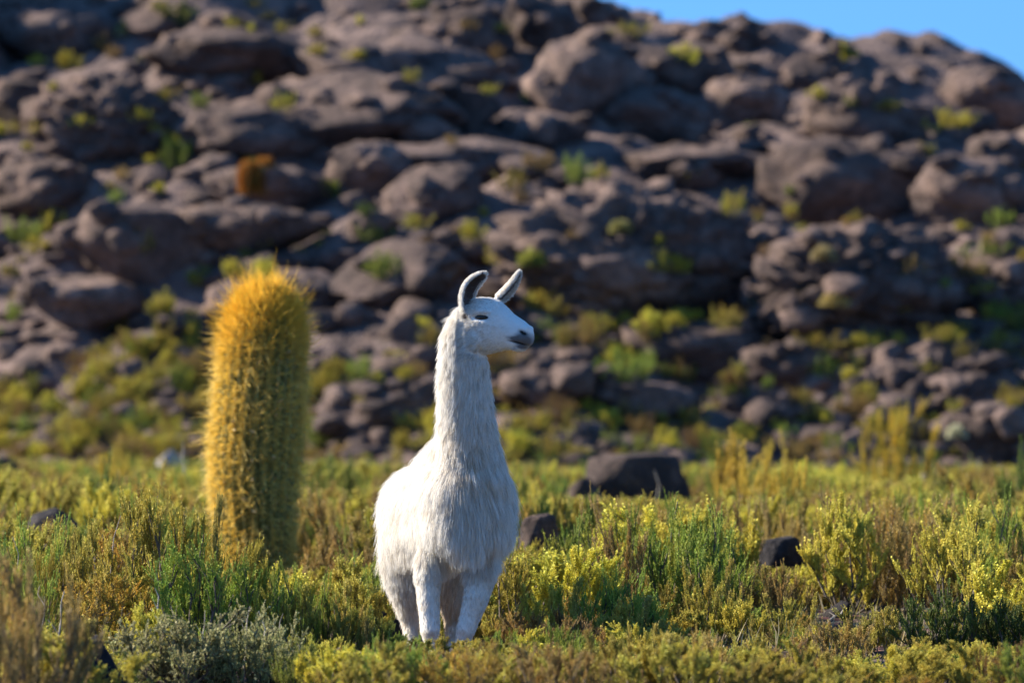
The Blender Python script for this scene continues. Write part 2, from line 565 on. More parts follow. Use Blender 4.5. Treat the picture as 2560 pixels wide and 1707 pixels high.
def place_rock(xd, ybase, wd_, hd, D, mesh, label, mat='rock_near', depth=0.7, rz=0.0, tilt=0.0, name='rock', group=None):
    c = W(xd, ybase, D)
    g = gz(c[0], c[1])
    rx = wd_ * UP * PX * D / 2
    top = CAM_Z + (HOR - (ybase - hd) * UP) * PX * D
    bottom = min(g, c[2]) - 0.08
    me = mesh
    o = bpy.data.objects.new(name, me)
    COL.objects.link(o)
    o.location = (c[0], c[1], (top + bottom) / 2)
    o.scale = (rx, rx * depth, max((top - bottom) / 2, 0.03))
    o.rotation_euler = (0, tilt, rz)
    if len(me.materials) == 0:
        me.materials.append(M[mat])
    o.material_slots[0].link = 'OBJECT'
    o.material_slots[0].material = M[mat]
    tag(o, label, 'rock', group)
    return o

BLOCK = rock_mesh('rock', 95, 4, 0.22, 0.14, angular=1.7)
FLAT = rock_mesh('rock', 90, 4, 0.25, 0.10, flat=0.45, angular=0.9)
place_rock(1465, 1150, 250, 112, 52, FLAT, 'long flat topped dark rock lying among the shrubs behind the llama', 'rock_near', 0.8)
place_rock(1345, 1155, 110, 60, 51.6, NEARR[0], 'small reddish rock leaning on the long flat topped rock', 'rock_near', 0.8)
place_rock(1242, 1265, 98, 88, 33, FLAT, 'reddish brown squarish rock right beside the flank of the llama', 'rock_near', 0.8, 0.3)
place_rock(1175, 1290, 60, 40, 32.4, NEARR[2], 'small reddish rock at the foot of the squarish rock', 'rock_near')
place_rock(150, 1240, 190, 75, 35, NEARR[3], 'dark rock half hidden in shrubs left of the cactus', 'rock_dark', 0.8)
place_rock(1795, 1330, 120, 100, 32, FLAT, 'black shaded rock standing in the middle of the shrub field', 'rock_dark', 0.8, 0.5, 0.0)
place_rock(1922, 1450, 70, 72, 28.4, NEARR[5], 'dark upright rock with a dry branch leaning on it', 'rock_dark', 0.8)
place_rock(2022, 1440, 90, 52, 28.8, NEARR[0], 'dark rock beside the upright rock and a dark green shrub', 'rock_dark', 0.8, 0.7)
place_rock(1945, 1480, 110, 56, 27.8, NEARR[2], 'grey brown stone at the foot of the upright dark rock', 'rock_near', 0.8, 0.4)
place_rock(236, 1568, 92, 112, 22.3, NEARR[3], 'blue black rock face between the brown shrub and the grey cushion', 'rock_dark', 0.8, 0.2)
place_rock(20, 1110, 90, 60, 62, NEARR[4], 'dark rock at the foot of the hill beyond the green shrubs', 'rock_dark')
place_rock(2113, 1120, 42, 34, 60, NEARR[5], 'small white stone under the tall yellow shrub', 'rock_pale')
place_rock(1195, 1085, 50, 52, 88, NEARR[0], 'pale bluish stone at the hill foot right beside the llama', 'rock_pale')
place_rock(385, 1075, 90, 44, 75, NEARR[1], 'pale rounded stone behind the shrubs left of the cactus', 'rock_pale')
place_rock(400, 1120, 70, 36, 60, NEARR[2], 'small black rock just left of the cactus', 'rock_dark')
place_rock(2180, 1165, 90, 40, 52, NEARR[3], 'bluish shaded rock among the shrubs near the tall yellow shrub', 'rock_dark')
for k, (xd, yb, w_, h_, D) in enumerate([(1140, 1480, 60, 24, 26.2), (860, 1440, 130, 40, 27.2), (740, 1420, 90, 30, 28.6)]):
    place_rock(xd, yb, w_, h_, D, NEARR[k], ['dark stone on the soil beside the right foreleg', 'dark stone in the shade left of the llama', 'dark stone in the shade right of the cactus foot'][k], 'rock_dark')

# ------------------------------------------------------------------ shrubs
def frame(d):
    d = unit(d)
    ref = np.where(np.abs(d[..., 2:3]) > 0.9, np.array([1.0, 0, 0]), np.array([0, 0, 1.0]))
    u = unit(np.cross(d, ref))
    return u, np.cross(d, u)

def tubes(P0, P1, r0, r1, sides=3):
    """tapered prisms between points; returns verts, tris"""
    n_ = len(P0)
    u, v = frame(P1 - P0)
    ang = np.arange(sides) * 2 * math.pi / sides
    ring = u[:, None] * np.cos(ang)[None, :, None] + v[:, None] * np.sin(ang)[None, :, None]
    A = P0[:, None] + ring * np.reshape(r0, (-1, 1, 1))
    B = P1[:, None] + ring * np.reshape(r1, (-1, 1, 1))
    V = np.concatenate([A, B], 1).reshape(-1, 3)
    i = np.arange(sides); j = (i + 1) % sides
    t = np.concatenate([np.stack([i, j, j + sides], 1), np.stack([i, j + sides, i + sides], 1)])
    T = (np.arange(n_)[:, None, None] * 2 * sides + t[None]).reshape(-1, 3)
    return V, T

def leaves_on(rng, B, Dr, Ln, colr, per, ll, lw, spread=0.55, core=True, base_col=None, core_r=0.0022):
    """scale leaves round twigs; B base, Dr direction, Ln length, colr (n,3)"""
    n_ = len(B)
    u, v = frame(Dr)
    t = (np.arange(per)[None] + rng.random((n_, per))) / per
    t = 0.06 + 0.96 * t
    ang = rng.random((n_, per)) * 2 * math.pi
    rad = u[:, None] * np.cos(ang)[..., None] + v[:, None] * np.sin(ang)[..., None]
    tan = -u[:, None] * np.sin(ang)[..., None] + v[:, None] * np.cos(ang)[..., None]
    root = B[:, None] + Dr[:, None] * (t * Ln[:, None])[..., None]
    size = rng.uniform(0.7, 1.3, (n_, per, 1))
    tip = root + (Dr[:, None] * 0.85 + rad * spread + rng.normal(0, 0.12, (n_, per, 3))) * ll * size
    w = tan * lw * 0.5 * size
    mid = root + (tip - root) * 0.45
    V = np.stack([root, mid + w, tip, mid - w], 2).reshape(-1, 3)
    k = np.arange(n_ * per) * 4
    T = np.concatenate([np.stack([k, k + 1, k + 2], 1), np.stack([k, k + 2, k + 3], 1)])
    C = np.repeat(colr[:, None], per, 1)
    if base_col is not None:
        C = C * t[..., None] + base_col * (1 - t[..., None])
    C = C * rng.uniform(0.75, 1.25, (n_, per, 1))
    C = np.repeat(C.reshape(-1, 3), 4, 0)
    if core:
        V2, T2 = tubes(B, B + Dr * Ln[:, None], np.full(n_, core_r * 1.2), np.full(n_, core_r * 0.5))
        T = np.concatenate([T, T2 + len(V)])
        V = np.concatenate([V, V2])
        C = np.concatenate([C, np.repeat(colr * 0.9, 6, 0)])
    return V, T, C

PAL = {
    'tola': [((0.60, 0.50, 0.09), 3), ((0.48, 0.44, 0.08), 4), ((0.32, 0.34, 0.06), 2), ((0.60, 0.38, 0.08), 1.0), ((0.38, 0.29, 0.15), 1.0)],
    'green': [((0.24, 0.35, 0.05), 4), ((0.38, 0.43, 0.07), 3), ((0.58, 0.48, 0.07), 1.2), ((0.14, 0.23, 0.05), 1)],
    'rust': [((0.64, 0.35, 0.05), 3), ((0.52, 0.35, 0.06), 3), ((0.32, 0.21, 0.07), 2), ((0.36, 0.37, 0.07), 1)],
    'dull': [((0.44, 0.30, 0.08), 3), ((0.33, 0.26, 0.09), 3), ((0.54, 0.30, 0.06), 2), ((0.27, 0.20, 0.12), 1.5)],
    'grey': [((0.40, 0.38, 0.18), 3), ((0.30, 0.31, 0.12), 3), ((0.50, 0.44, 0.25), 2), ((0.20, 0.22, 0.07), 2)],
    'yellow': [((0.70, 0.57, 0.09), 3), ((0.58, 0.52, 0.08), 4), ((0.46, 0.46, 0.08), 2)],
    'gold': [((0.76, 0.57, 0.07), 3), ((0.64, 0.51, 0.08), 3), ((0.70, 0.44, 0.07), 1)],
    'dark': [((0.09, 0.15, 0.03), 4), ((0.15, 0.22, 0.04), 3), ((0.28, 0.28, 0.06), 1)],
}
BASEC = np.array([0.22, 0.16, 0.09])

def palette(rng, kind, n_):
    cols = np.array([c for c, _ in PAL[kind]]); w = np.array([w for _, w in PAL[kind]], float)
    return cols[rng.choice(len(cols), n_, p=w / w.sum())]

def shrub_proto(seed, kind, H=0.5, Rr=0.32, mains=9, sub=5, fing=11, per=14, flen=0.085, ll=0.012, lw=0.007, upright=0.85, leafy_low=0.35, plume=True, fspread=0.17):
    """returns (stem mesh, foliage mesh)"""
    rng = np.random.default_rng(seed)
    SP0, SP1, SR0, SR1 = [], [], [], []
    FB, FD, FL, FC = [], [], [], []
    for i in range(mains):
        az = 2 * math.pi * (i + rng.random()) / mains
        out = rng.uniform(0.15, 1.0)
        tgt = np.array([math.cos(az) * Rr * out, math.sin(az) * Rr * out, H * rng.uniform(0.62, 1.0) * (1.03 - 0.33 * out * out)])
        p0 = np.array([math.cos(az) * 0.03, math.sin(az) * 0.03, -0.03])
        c1 = p0 + np.array([tgt[0] * 0.75, tgt[1] * 0.75, tgt[2] * 0.35])
        seg = 6
        pts = []
        for t in np.linspace(0, 1, seg + 1):
            q = (1 - t) ** 2 * p0 + 2 * t * (1 - t) * c1 + t * t * tgt
            pts.append(q + rng.normal(0, 0.010, 3) * (t > 0))
        r_b = rng.uniform(0.006, 0.010)
        for s_ in range(seg):
            SP0.append(pts[s_]); SP1.append(pts[s_ + 1])
            SR0.append(r_b * (1 - 0.8 * s_ / seg)); SR1.append(r_b * (1 - 0.8 * (s_ + 1) / seg))
        mcol = palette(rng, kind, 1)[0]
        tips = [(pts[-1], unit(pts[-1] - pts[-2]))]
        for b in range(sub):
            t = rng.uniform(leafy_low, 0.95)
            k = min(int(t * seg), seg - 1)
            q = pts[k] + (pts[k + 1] - pts[k]) * (t * seg - k)
            d = unit(unit(pts[k + 1] - pts[k]) * 0.5 + np.array([0, 0, upright]) + rng.normal(0, 0.42, 3))
            ln = rng.uniform(0.07, 0.2) * H / 0.5
            e_ = q + d * ln
            SP0.append(q); SP1.append(e_); SR0.append(r_b * 0.45); SR1.append(r_b * 0.2)
            tips.append((e_, d))
        for e_, d in tips:
            m_ = int(fing * rng.uniform(0.6, 1.3))
            pcol = mcol * 0.5 + palette(rng, kind, 1)[0] * 0.5
            back = rng.uniform(0, 0.13, m_) * H / 0.5
            B = e_[None] - d[None] * back[:, None] + rng.normal(0, 0.008, (m_, 3))
            dd = unit(d[None] * 0.9 + np.array([0, 0, 0.55]) + rng.normal(0, fspread, (m_, 3)))
            FB.append(B); FD.append(dd); FL.append(flen * rng.uniform(0.5, 1.25, m_))
            FC.append(pcol[None] * 0.65 + palette(rng, kind, m_) * 0.35)
    FB = np.concatenate(FB); FD = np.concatenate(FD); FL = np.concatenate(FL); FC = np.concatenate(FC)
    V, T, C = leaves_on(rng, FB, FD, FL, FC, per, ll, lw, base_col=BASEC * 0.35 + FC.mean(0) * 0.65)
    fol = tris('foliage', V, T)
    set_col(fol, C)
    fol.materials.append(M['leaf'])
    V, T = tubes(np.array(SP0), np.array(SP1), np.array(SR0), np.array(SR1), 4)
    st = tris('stems', V, T)
    st.materials.append(M['wood'])
    h = float(np.percentile(FB[:, 2], 93) + flen * 0.8)
    r = float(np.percentile(np.hypot(FB[:, 0], FB[:, 1]), 95))
    return dict(stem=st, fol=fol, h=h, r=r, kind=kind, V=None)

P = {
    'tola': [shrub_proto(100 + k, 'tola', 0.55, 0.30, 9, 4, 23, 13, ll=0.013, lw=0.0085) for k in range(4)],
    'yellow': [shrub_proto(120 + k, 'yellow', 0.5, 0.26, 9, 4, 23, 13, ll=0.013, lw=0.0085) for k in range(3)],
    'green': [shrub_proto(140 + k, 'green', 0.42, 0.30, 13, 7, 11, 14, flen=0.065, ll=0.009, lw=0.005, leafy_low=0.15) for k in range(3)],
    'rust': [shrub_proto(160 + k, 'rust', 0.40, 0.30, 13, 8, 11, 12, flen=0.05, ll=0.009, lw=0.007, upright=0.4, leafy_low=0.1, fspread=0.5) for k in range(2)],
    'dull': [shrub_proto(180 + k, 'dull', 0.5, 0.32, 11, 7, 12, 13, leafy_low=0.15) for k in range(2)],
    'grey': [shrub_proto(200 + k, 'grey', 0.30, 0.36, 20, 9, 11, 9, flen=0.04, ll=0.011, lw=0.008, upright=0.25, leafy_low=0.3, fspread=0.75) for k in range(2)],
    'dark': [shrub_proto(220 + k, 'dark', 0.42, 0.36, 15, 8, 12, 13, flen=0.06, leafy_low=0.1) for k in range(2)],
    'gold': [shrub_proto(260 + k, 'gold', 0.62, 0.28, 8, 4, 16, 14, flen=0.09, upright=1.0, leafy_low=0.6) for k in range(2)],
    'sparse': [shrub_proto(240 + k, 'yellow', 0.62, 0.26, 9, 4, 12, 14, flen=0.09, upright=1.0, leafy_low=0.62) for k in range(2)],
}
NAMES = {'tola': 'tola_shrub', 'yellow': 'yellow_shrub', 'green': 'green_shrub', 'rust': 'rusty_shrub', 'dull': 'brown_shrub', 'grey': 'cushion_shrub', 'dark': 'dark_shrub', 'sparse': 'broom_shrub', 'gold': 'golden_shrub'}
SPOS = []
shrub_n = 0

def shrub(x, y, h, w, kind, label, group=None, rng=random, k=None, z=None):
    global shrub_n
    pr = P[kind][rng.randrange(len(P[kind])) if k is None else k]
    g = gz(x, y) if z is None else z
    rt = empty(NAMES[kind], (x, y, g - 0.01), rng.uniform(0, 6.28))
    rt.scale = (w / (2 * pr['r']), w / (2 * pr['r']) * rng.uniform(0.9, 1.1), h / pr['h'])
    tag(rt, label, 'shrub', group)
    obj('stems', pr['stem'], None, rt)
    obj('foliage', pr['fol'], None, rt)
    SPOS.append((x, y, w / 2))
    shrub_n += 1
    return rt

def shrub_px(xd, ytop, wd_, D, kind, label, k=None, hmin=0.12):
    c = W(xd, ytop, D)
    g = gz(c[0], c[1])
    return shrub(c[0], c[1], max(c[2] - g, hmin), wd_ * UP * PX * D, kind, label, None, random, k)

KEYS = [
    # the clump in front of the cactus
    (345, 1150, 250, 24.4, 'sparse', 'tallest yellow tipped shrub with bare dark stems in front of the cactus', 0),
    (465, 1185, 170, 24.5, 'tola', 'upright olive shrub touching the left edge of the cactus', 0),
    (215, 1235, 170, 24.5, 'tola', 'olive yellow shrub beside the forked dead twig in the clump', 1),
    (120, 1265, 120, 24.7, 'sparse', 'small rusty tipped shrub on the end of the clump away from the cactus', 1),
    (585, 1272, 110, 24.3, 'yellow', 'small orange tipped shrub before the foot of the cactus', 0),
    (455, 1275, 260, 24.0, 'green', 'bright green shrub in the clump before the cactus', 0),
    (580, 1320, 210, 24.1, 'green', 'green shrub with yellow spots at the cactus foot', 1),
    (235, 1330, 260, 24.0, 'rust', 'rust orange rounded shrub in the clump, left of the green one', 0),
    (60, 1315, 170, 24.4, 'green', 'grey green leafy shrub beside the thin white stalk', 2),
    (670, 1355, 130, 24.2, 'tola', 'low straw coloured shrub on the clump end towards the llama', 2),
    (360, 1300, 200, 24.3, 'tola', 'brownish olive shrub in the middle of the clump', 3),
    # nearest, blurred
    (60, 1330, 330, 19.6, 'dull', 'large blurred brown orange shrub beside the blue black rock', 0),
    (-30, 1400, 260, 19.0, 'dull', 'dark brown blurred shrub half behind the large brown orange one', 1),
    # cushion
    (420, 1432, 330, 22.9, 'grey', 'grey green thorny cushion shrub with pale twigs', 0),
    (600, 1440, 260, 23.0, 'grey', 'grey cushion shrub with dry pale shoots on top', 1),
    (330, 1405, 150, 23.2, 'yellow', 'small fresh yellow green shrub rising from the grey cushion', 1),
    (690, 1490, 130, 22.7, 'green', 'low green shrub with orange flowers beside the grey cushion', 0),
    # right foreground
    (1480, 1495, 260, 24.3, 'yellow', 'broad bright yellow shrub next to the round flowering green one', 0),
    (1640, 1310, 150, 26.6, 'tola', 'tall leaning olive shrub with bare dark forked branches', 0),
    (1560, 1400, 170, 26.4, 'yellow', 'yellow green shrub close beside the tall leaning one', 1),
    (1700, 1390, 140, 26.4, 'yellow', 'narrow yellow shrub close beside the tall leaning one', 2),
    (1800, 1420, 150, 26.2, 'tola', 'straw yellow shrub before the dark upright rock', 3),
    (1880, 1440, 120, 25.4, 'yellow', 'bright yellow shrub with grey stems before the dark upright rock', 0),
    (2010, 1400, 160, 25.4, 'tola', 'yellow shrub between the dark rocks', 2),
    (2165, 1385, 270, 24.9, 'dark', 'large dark green shrub beside the dark rocks', 0),
    (2315, 1395, 240, 24.8, 'dark', 'smaller dark green shrub beside the large dark green one', 1),
    (2100, 1520, 160, 24.5, 'tola', 'small yellow shrub before the large dark green one', 1),
    (2240, 1530, 170, 24.2, 'yellow', 'golden tipped shrub before the smaller dark green one', 1),
    (1640, 1520, 200, 24.4, 'yellow', 'low bright yellow shrub under the tall leaning one', 2),
    (1800, 1535, 160, 24.6, 'dull', 'grey brown shrub before the straw yellow shrub', 0),
    # behind the llama and mid field
    (790, 1240, 190, 30.5, 'dull', 'brown green shrub in the gap between the cactus and the llama', 0),
    (830, 1150, 200, 38, 'tola', 'rounded olive shrub between the cactus and the llama', 1),
    (760, 1080, 170, 46, 'green', 'pale green shrub just right of the cactus', 0),
    (1215, 1260, 100, 31.0, 'yellow', 'small yellow shrub before the reddish squarish rock', 0),
    (1190, 1340, 190, 28.5, 'green', 'deep green shrub right of the llama legs', 2),
    (1360, 1250, 200, 31.0, 'tola', 'olive shrub right of the squarish rock', 0),
    (1690, 1025, 200, 41, 'gold', 'tall loose yellow shrub right of the long flat rock', 0),
    (1775, 1050, 170, 40, 'gold', 'tall loose shrub with a leaning tip beside its yellow neighbour', 1),
    (2055, 950, 175, 55, 'gold', 'tall golden broom shrub with grey stems before the hill foot', 0),
    (2330, 1090, 150, 38, 'dark', 'dark olive shrub near the bluish shaded rock', 0),
    (270, 1045, 100, 50, 'gold', 'slender golden shrub left of the cactus', 1),
    (90, 1130, 200, 45, 'green', 'yellow green shrub above the half hidden dark rock', 1),
    (1560, 1170, 170, 38, 'green', 'leafy green shrub before the long flat topped rock', 0),
    (2000, 1270, 240, 31, 'tola', 'broad olive shrub with brown stems behind the dark rock pair', 2),
    (2200, 1240, 240, 31, 'dull', 'brown stemmed shrub behind the large dark green one', 1),
    (1640, 1220, 220, 33, 'green', 'dark footed green shrub left of the black shaded rock', 1),
]
for xd, yt, w_, D, kd, lab, k in KEYS:
    shrub_px(xd, yt, w_, D, kd, lab, k)
# the low fringe before the feet of the llama
FR = [(715, 1405, 24.5, 'green', 'green shrub on the clump end beside dark soil'), (770, 1382, 24.5, 'green', 'bright green tipped shrub left of the llama feet'),
      (815, 1400, 24.4, 'tola', 'olive shrub left of the llama feet beside the bright green one'), (860, 1415, 24.5, 'green', 'green shrub before the hind hoof of the llama'), (905, 1455, 24.4, 'green', 'dark stemmed green shrub before the hind hoof'),
      (950, 1492, 24.6, 'green', 'green shrub hiding the left fore hoof'), (985, 1510, 24.2, 'tola', 'small olive tuft under the left fore hoof'), (1035, 1485, 24.5, 'tola', 'olive yellow shrub between the fore hooves'),
      (1082, 1466, 24.6, 'sparse', 'thin upright shrub hiding the right fore hoof'), (1120, 1485, 24.3, 'tola', 'small olive tuft right of the right fore hoof'), (1170, 1452, 24.4, 'green', 'fresh green shrub right of the fore hooves'),
      (1225, 1448, 24.3, 'yellow', 'yellow flowering shrub right of the fore hooves'), (1275, 1440, 24.2, 'green', 'round bright green shrub with yellow flowers'), (1330, 1462, 24.1, 'green', 'green shrub beside the round flowering one'),
      (1375, 1490, 24.2, 'dull', 'brown twiggy shrub beside the round flowering one')]
for xd, yt, D, kd, lab in FR:
    c = W(xd, yt, D)
    h = max(c[2] - gz(c[0], c[1]), 0.08)
    shrub(c[0], c[1], h, min(0.30, max(h * 1.15, 0.2)), kd, lab, None, random)


# the rest of the field: evenly spread, largest (nearest) ones as things
LLAMA_KEEP = [(-0.5, 0.2, 0.42), (-0.55, 0.9, 0.5)]
rs = random.Random(11)
FIELD, FAR = [], []
kinds_w = ['tola'] * 10 + ['yellow'] * 9 + ['green'] * 6 + ['rust'] * 1 + ['dull'] * 5 + ['dark'] * 1 + ['sparse'] * 2
grid = {}
def crowded(x, y, r):
    ci, cj = int(math.floor(x)), int(math.floor(y))
    for i in range(ci - 1, ci + 2):
        for j in range(cj - 1, cj + 2):
            for (a_, b_, c_) in grid.get((i, j), ()):
                if (a_ - x) ** 2 + (b_ - y) ** 2 < (0.70 * (r + c_)) ** 2:
                    return True
    return False
for x, y, r in SPOS:
    grid.setdefault((int(math.floor(x)), int(math.floor(y))), []).append((x, y, r))
PROT = [(470, 715, 1315, 34), (1320, 1605, 1160, 52), (1185, 1300, 1268, 33), (1745, 1845, 1305, 32), (55, 250, 1226, 35), (1885, 2080, 1435, 28.5), (1960, 2150, 1120, 55), (2060, 2400, 1490, 24.8), (1560, 1720, 1470, 26.4),
        (1600, 1860, 1150, 40), (345, 430, 1100, 60), (2090, 2140, 1115, 60), (860, 1200, 1492, 25.3), (690, 890, 1300, 31), (690, 880, 1140, 48), (905, 1180, 1400, 26.6)]
def cap_height(x, D, h, r, g):
    px = (x / (PX * D) + 1280) / UP
    rp = r / (PX * D) / UP
    lim = 1055 if px < 760 else 1080
    if D < 24.3:
        lim = rs.uniform(1400, 1590) if px > 1420 else rs.choice([rs.uniform(1445, 1500), rs.uniform(1500, 1590)])
    elif D < 25.6:
        lim = rs.uniform(1360, 1500) if px > 1420 else rs.uniform(1420, 1500)
    elif D < 27:
        lim = rs.uniform(1300, 1440)
    elif D < 34:
        lim = 1170
    for x0, x1, yy, dd in PROT:
        if D < dd and px + rp * 0.8 > x0 and px - rp * 0.8 < x1:
            lim = max(lim, yy)
    ztop = CAM_Z + (HOR - lim * UP) * PX * D
    return min(h, ztop - g, 0.52)
tries = 0
cand = []
while tries < 12000:
    tries += 1
    D = 20.8 + 59.8 * rs.random() ** 1.0 if rs.random() < 0.88 else rs.uniform(20.8, 27.5)
    half = 1280 * PX * D * 1.12 + 0.5
    x = rs.uniform(-half, half)
    y = CAM_Y + D
    r = rs.uniform(0.13, 0.34) * (1 + 0.15 * (D > 45))
    if any((x - a_) ** 2 + (y - b_) ** 2 < (c_ + r * 0.6) ** 2 for a_, b_, c_ in LLAMA_KEEP):
        continue
    cx, cy = W(590, 1330, 34.0)[:2]
    if (x - cx) ** 2 + (y - cy) ** 2 < (0.3 + r * 0.7) ** 2:
        continue
    px = (x / (PX * D) + 1280) / UP
    if D < 24.1 and 170 < px < 730:
        continue
    if D < 25.4 and px > 1420 and vnoise(np.array([x * 2.1]), np.array([y * 2.1]), 61)[0] < 0.42:
        continue
    if D > 68 and x > 1 and rs.random() < 0.35:
        continue
    h = cap_height(x, D, r * 2 * rs.uniform(0.75, 1.5), r, gz(x, y))
    if h < 0.08:
        continue
    if h < r * 1.0:
        r = max(0.09, h * 0.95)
    if crowded(x, y, r):
        continue
    grid.setdefault((int(math.floor(x)), int(math.floor(y))), []).append((x, y, r))
    cand.append((D, x, y, h, 2 * r, rs.choice(kinds_w)))
cand.sort()
N_THINGS = 175
LOOK = {'tola': 'olive yellow upright shrub', 'yellow': 'yellow tipped shrub', 'green': 'green shrub', 'rust': 'rust coloured shrub', 'dull': 'dull brown shrub', 'dark': 'dark green shrub', 'grey': 'grey green cushion', 'sparse': 'thin stemmed yellow shrub'}
LM = [(o.location.x, o.location.y, short(o['label'])) for o in COL.objects if o.get('category') == 'rock']
LM += [(x_, y_, nm) for (x_, y_, nm) in [(-0.55, 0.4, 'llama'), (W(590, 1330, 34)[0], 8.6, 'golden cactus'), (W(420, 1432, 22.9)[0], -2.5, 'grey cushion shrub'), (W(1640, 1300, 26.6)[0], 1.2, 'tall leaning olive shrub'),
       (W(2230, 1400, 27)[0], 1.6, 'pair of large dark green shrubs'), (W(2055, 955, 55)[0], 29.6, 'tall golden broom shrub'), (W(1730, 1030, 41)[0], 15.6, 'pair of tall loose shrubs'), (W(60, 1330, 19.6)[0], -5.8, 'big blurred brown shrub'), (W(1275, 1440, 24.2)[0], -1.2, 'round bright green shrub')]]
LM += [(W(t[0], 1400, t[3])[0], CAM_Y + t[3], short(t[5])) for t in KEYS if t[5].split()[0] not in ('small', 'smaller', 'low')]
LM += [(W(t[0], 1400, t[2])[0], CAM_Y + t[2], short(t[4])) for t in FR if t[0] in (770, 1035, 1225, 1375)]
def beside(x, y):
    d, nm, lx, ly = min(((lx - x) ** 2 + (ly - y) ** 2, nm, lx, ly) for lx, ly, nm in LM)
    d = math.sqrt(d)
    w1 = 'close beside' if d < 0.6 else 'a step behind' if ly < y - 0.5 * d else 'a step before' if ly > y + 0.5 * d else 'to one side of'
    return w1 + ' the ' + nm
for D, x, y, h, w_, kd in cand[:N_THINGS]:
    sz = 'small ' if h < 0.28 else 'tall ' if h > 0.46 else ''
    shrub(x, y, h, w_, kd, sz + LOOK[kd] + ' ' + beside(x, y), 'shrubs of the field', rs)
FAR = cand[N_THINGS:]

# the far shrubs as one mass: the same plants scattered on points
SRC = bpy.data.collections.new('shrub_sources')
SRC_KINDS = []
for kd in P:
    for pr in P[kd]:
        me = pr['fol'].copy()
        bm = bmesh.new(); bm.from_mesh(me); bm.from_mesh(pr['stem']); 
        nf = len(pr['fol'].polygons)
        bm.faces.ensure_lookup_table()
        for f in bm.faces[nf:]:
            f.material_index = 1
        me2 = bpy.data.meshes.new('shrub_source'); bm.to_mesh(me2); bm.free()
        me2.materials.append(M['leaf']); me2.materials.append(M['wood'])
        o = bpy.data.objects.new('shrub_source_%02d' % len(SRC_KINDS), me2)
        SRC.objects.link(o)
        SRC_KINDS.append((kd, pr['h'], pr['r']))

def far_mass(name, lst, label, src=None):
    rr_ = random.Random(len(lst))
    me = bpy.data.meshes.new(name)
    me.from_pydata([(t[1], t[2], (gz(t[1], t[2]) if len(t) < 7 else t[6]) - 0.03) for t in lst], [], [])
    ids, rot, scl = [], [], []
    for D, x, y, h, w_, kd in [t[:6] for t in lst]:
        k = kd if src is not None else rr_.choice([i for i, q in enumerate(SRC_KINDS) if q[0] == kd])
        ids.append(k); rot.append(rr_.uniform(0, 6.28))
        _, hp, rp = SRC_KINDS[k] if src is None else (0, 2.0, 1.0)
        scl += [w_ / (2 * rp), w_ / (2 * rp), h / hp]
    me.attributes.new('pick', 'INT', 'POINT').data.foreach_set('value', ids)
    rv = np.zeros((len(lst), 3), np.float32); rv[:, 2] = rot
    me.attributes.new('turn', 'FLOAT_VECTOR', 'POINT').data.foreach_set('vector', rv.ravel())
    me.attributes.new('size', 'FLOAT_VECTOR', 'POINT').data.foreach_set('vector', scl)
    o = obj(name, me)
    o['kind'] = 'stuff'
    o['label'] = label
    o['category'] = 'shrubs' if src is None else 'rubble'
    ng = bpy.data.node_groups.new(name, 'GeometryNodeTree')
    ng.interface.new_socket('Geometry', in_out='INPUT', socket_type='NodeSocketGeometry')
    ng.interface.new_socket('Geometry', in_out='OUTPUT', socket_type='NodeSocketGeometry')
    gi, go = ng.nodes.new('NodeGroupInput'), ng.nodes.new('NodeGroupOutput')
    m2p = ng.nodes.new('GeometryNodeMeshToPoints')
    ci = ng.nodes.new('GeometryNodeCollectionInfo')
    ci.inputs['Collection'].default_value = SRC if src is None else src
    ci.inputs['Separate Children'].default_value = True
    ci.inputs['Reset Children'].default_value = True
    ip = ng.nodes.new('GeometryNodeInstanceOnPoints')
    ip.inputs['Pick Instance'].default_value = True
    def attr(nm, ty):
        q = ng.nodes.new('GeometryNodeInputNamedAttribute')
        q.data_type = ty
        q.inputs['Name'].default_value = nm
        return q.outputs['Attribute']
    L = ng.links.new
    e2r = ng.nodes.new('FunctionNodeEulerToRotation')
    L(gi.outputs[0], m2p.inputs['Mesh']); L(m2p.outputs[0], ip.inputs['Points'])
    L(ci.outputs[0], ip.inputs['Instance'])
    L(attr('pick', 'INT'), ip.inputs['Instance Index'])
    L(attr('turn', 'FLOAT_VECTOR'), e2r.inputs[0]); L(e2r.outputs[0], ip.inputs['Rotation'])
    L(attr('size', 'FLOAT_VECTOR'), ip.inputs['Scale'])
    L(ip.outputs[0], go.inputs[0])
    md = o.modifiers.new('scatter', 'NODES')
    md.node_group = ng
far_mass('shrub_cover', FAR, 'mass of small yellow green shrubs covering the far plain up to the hill')

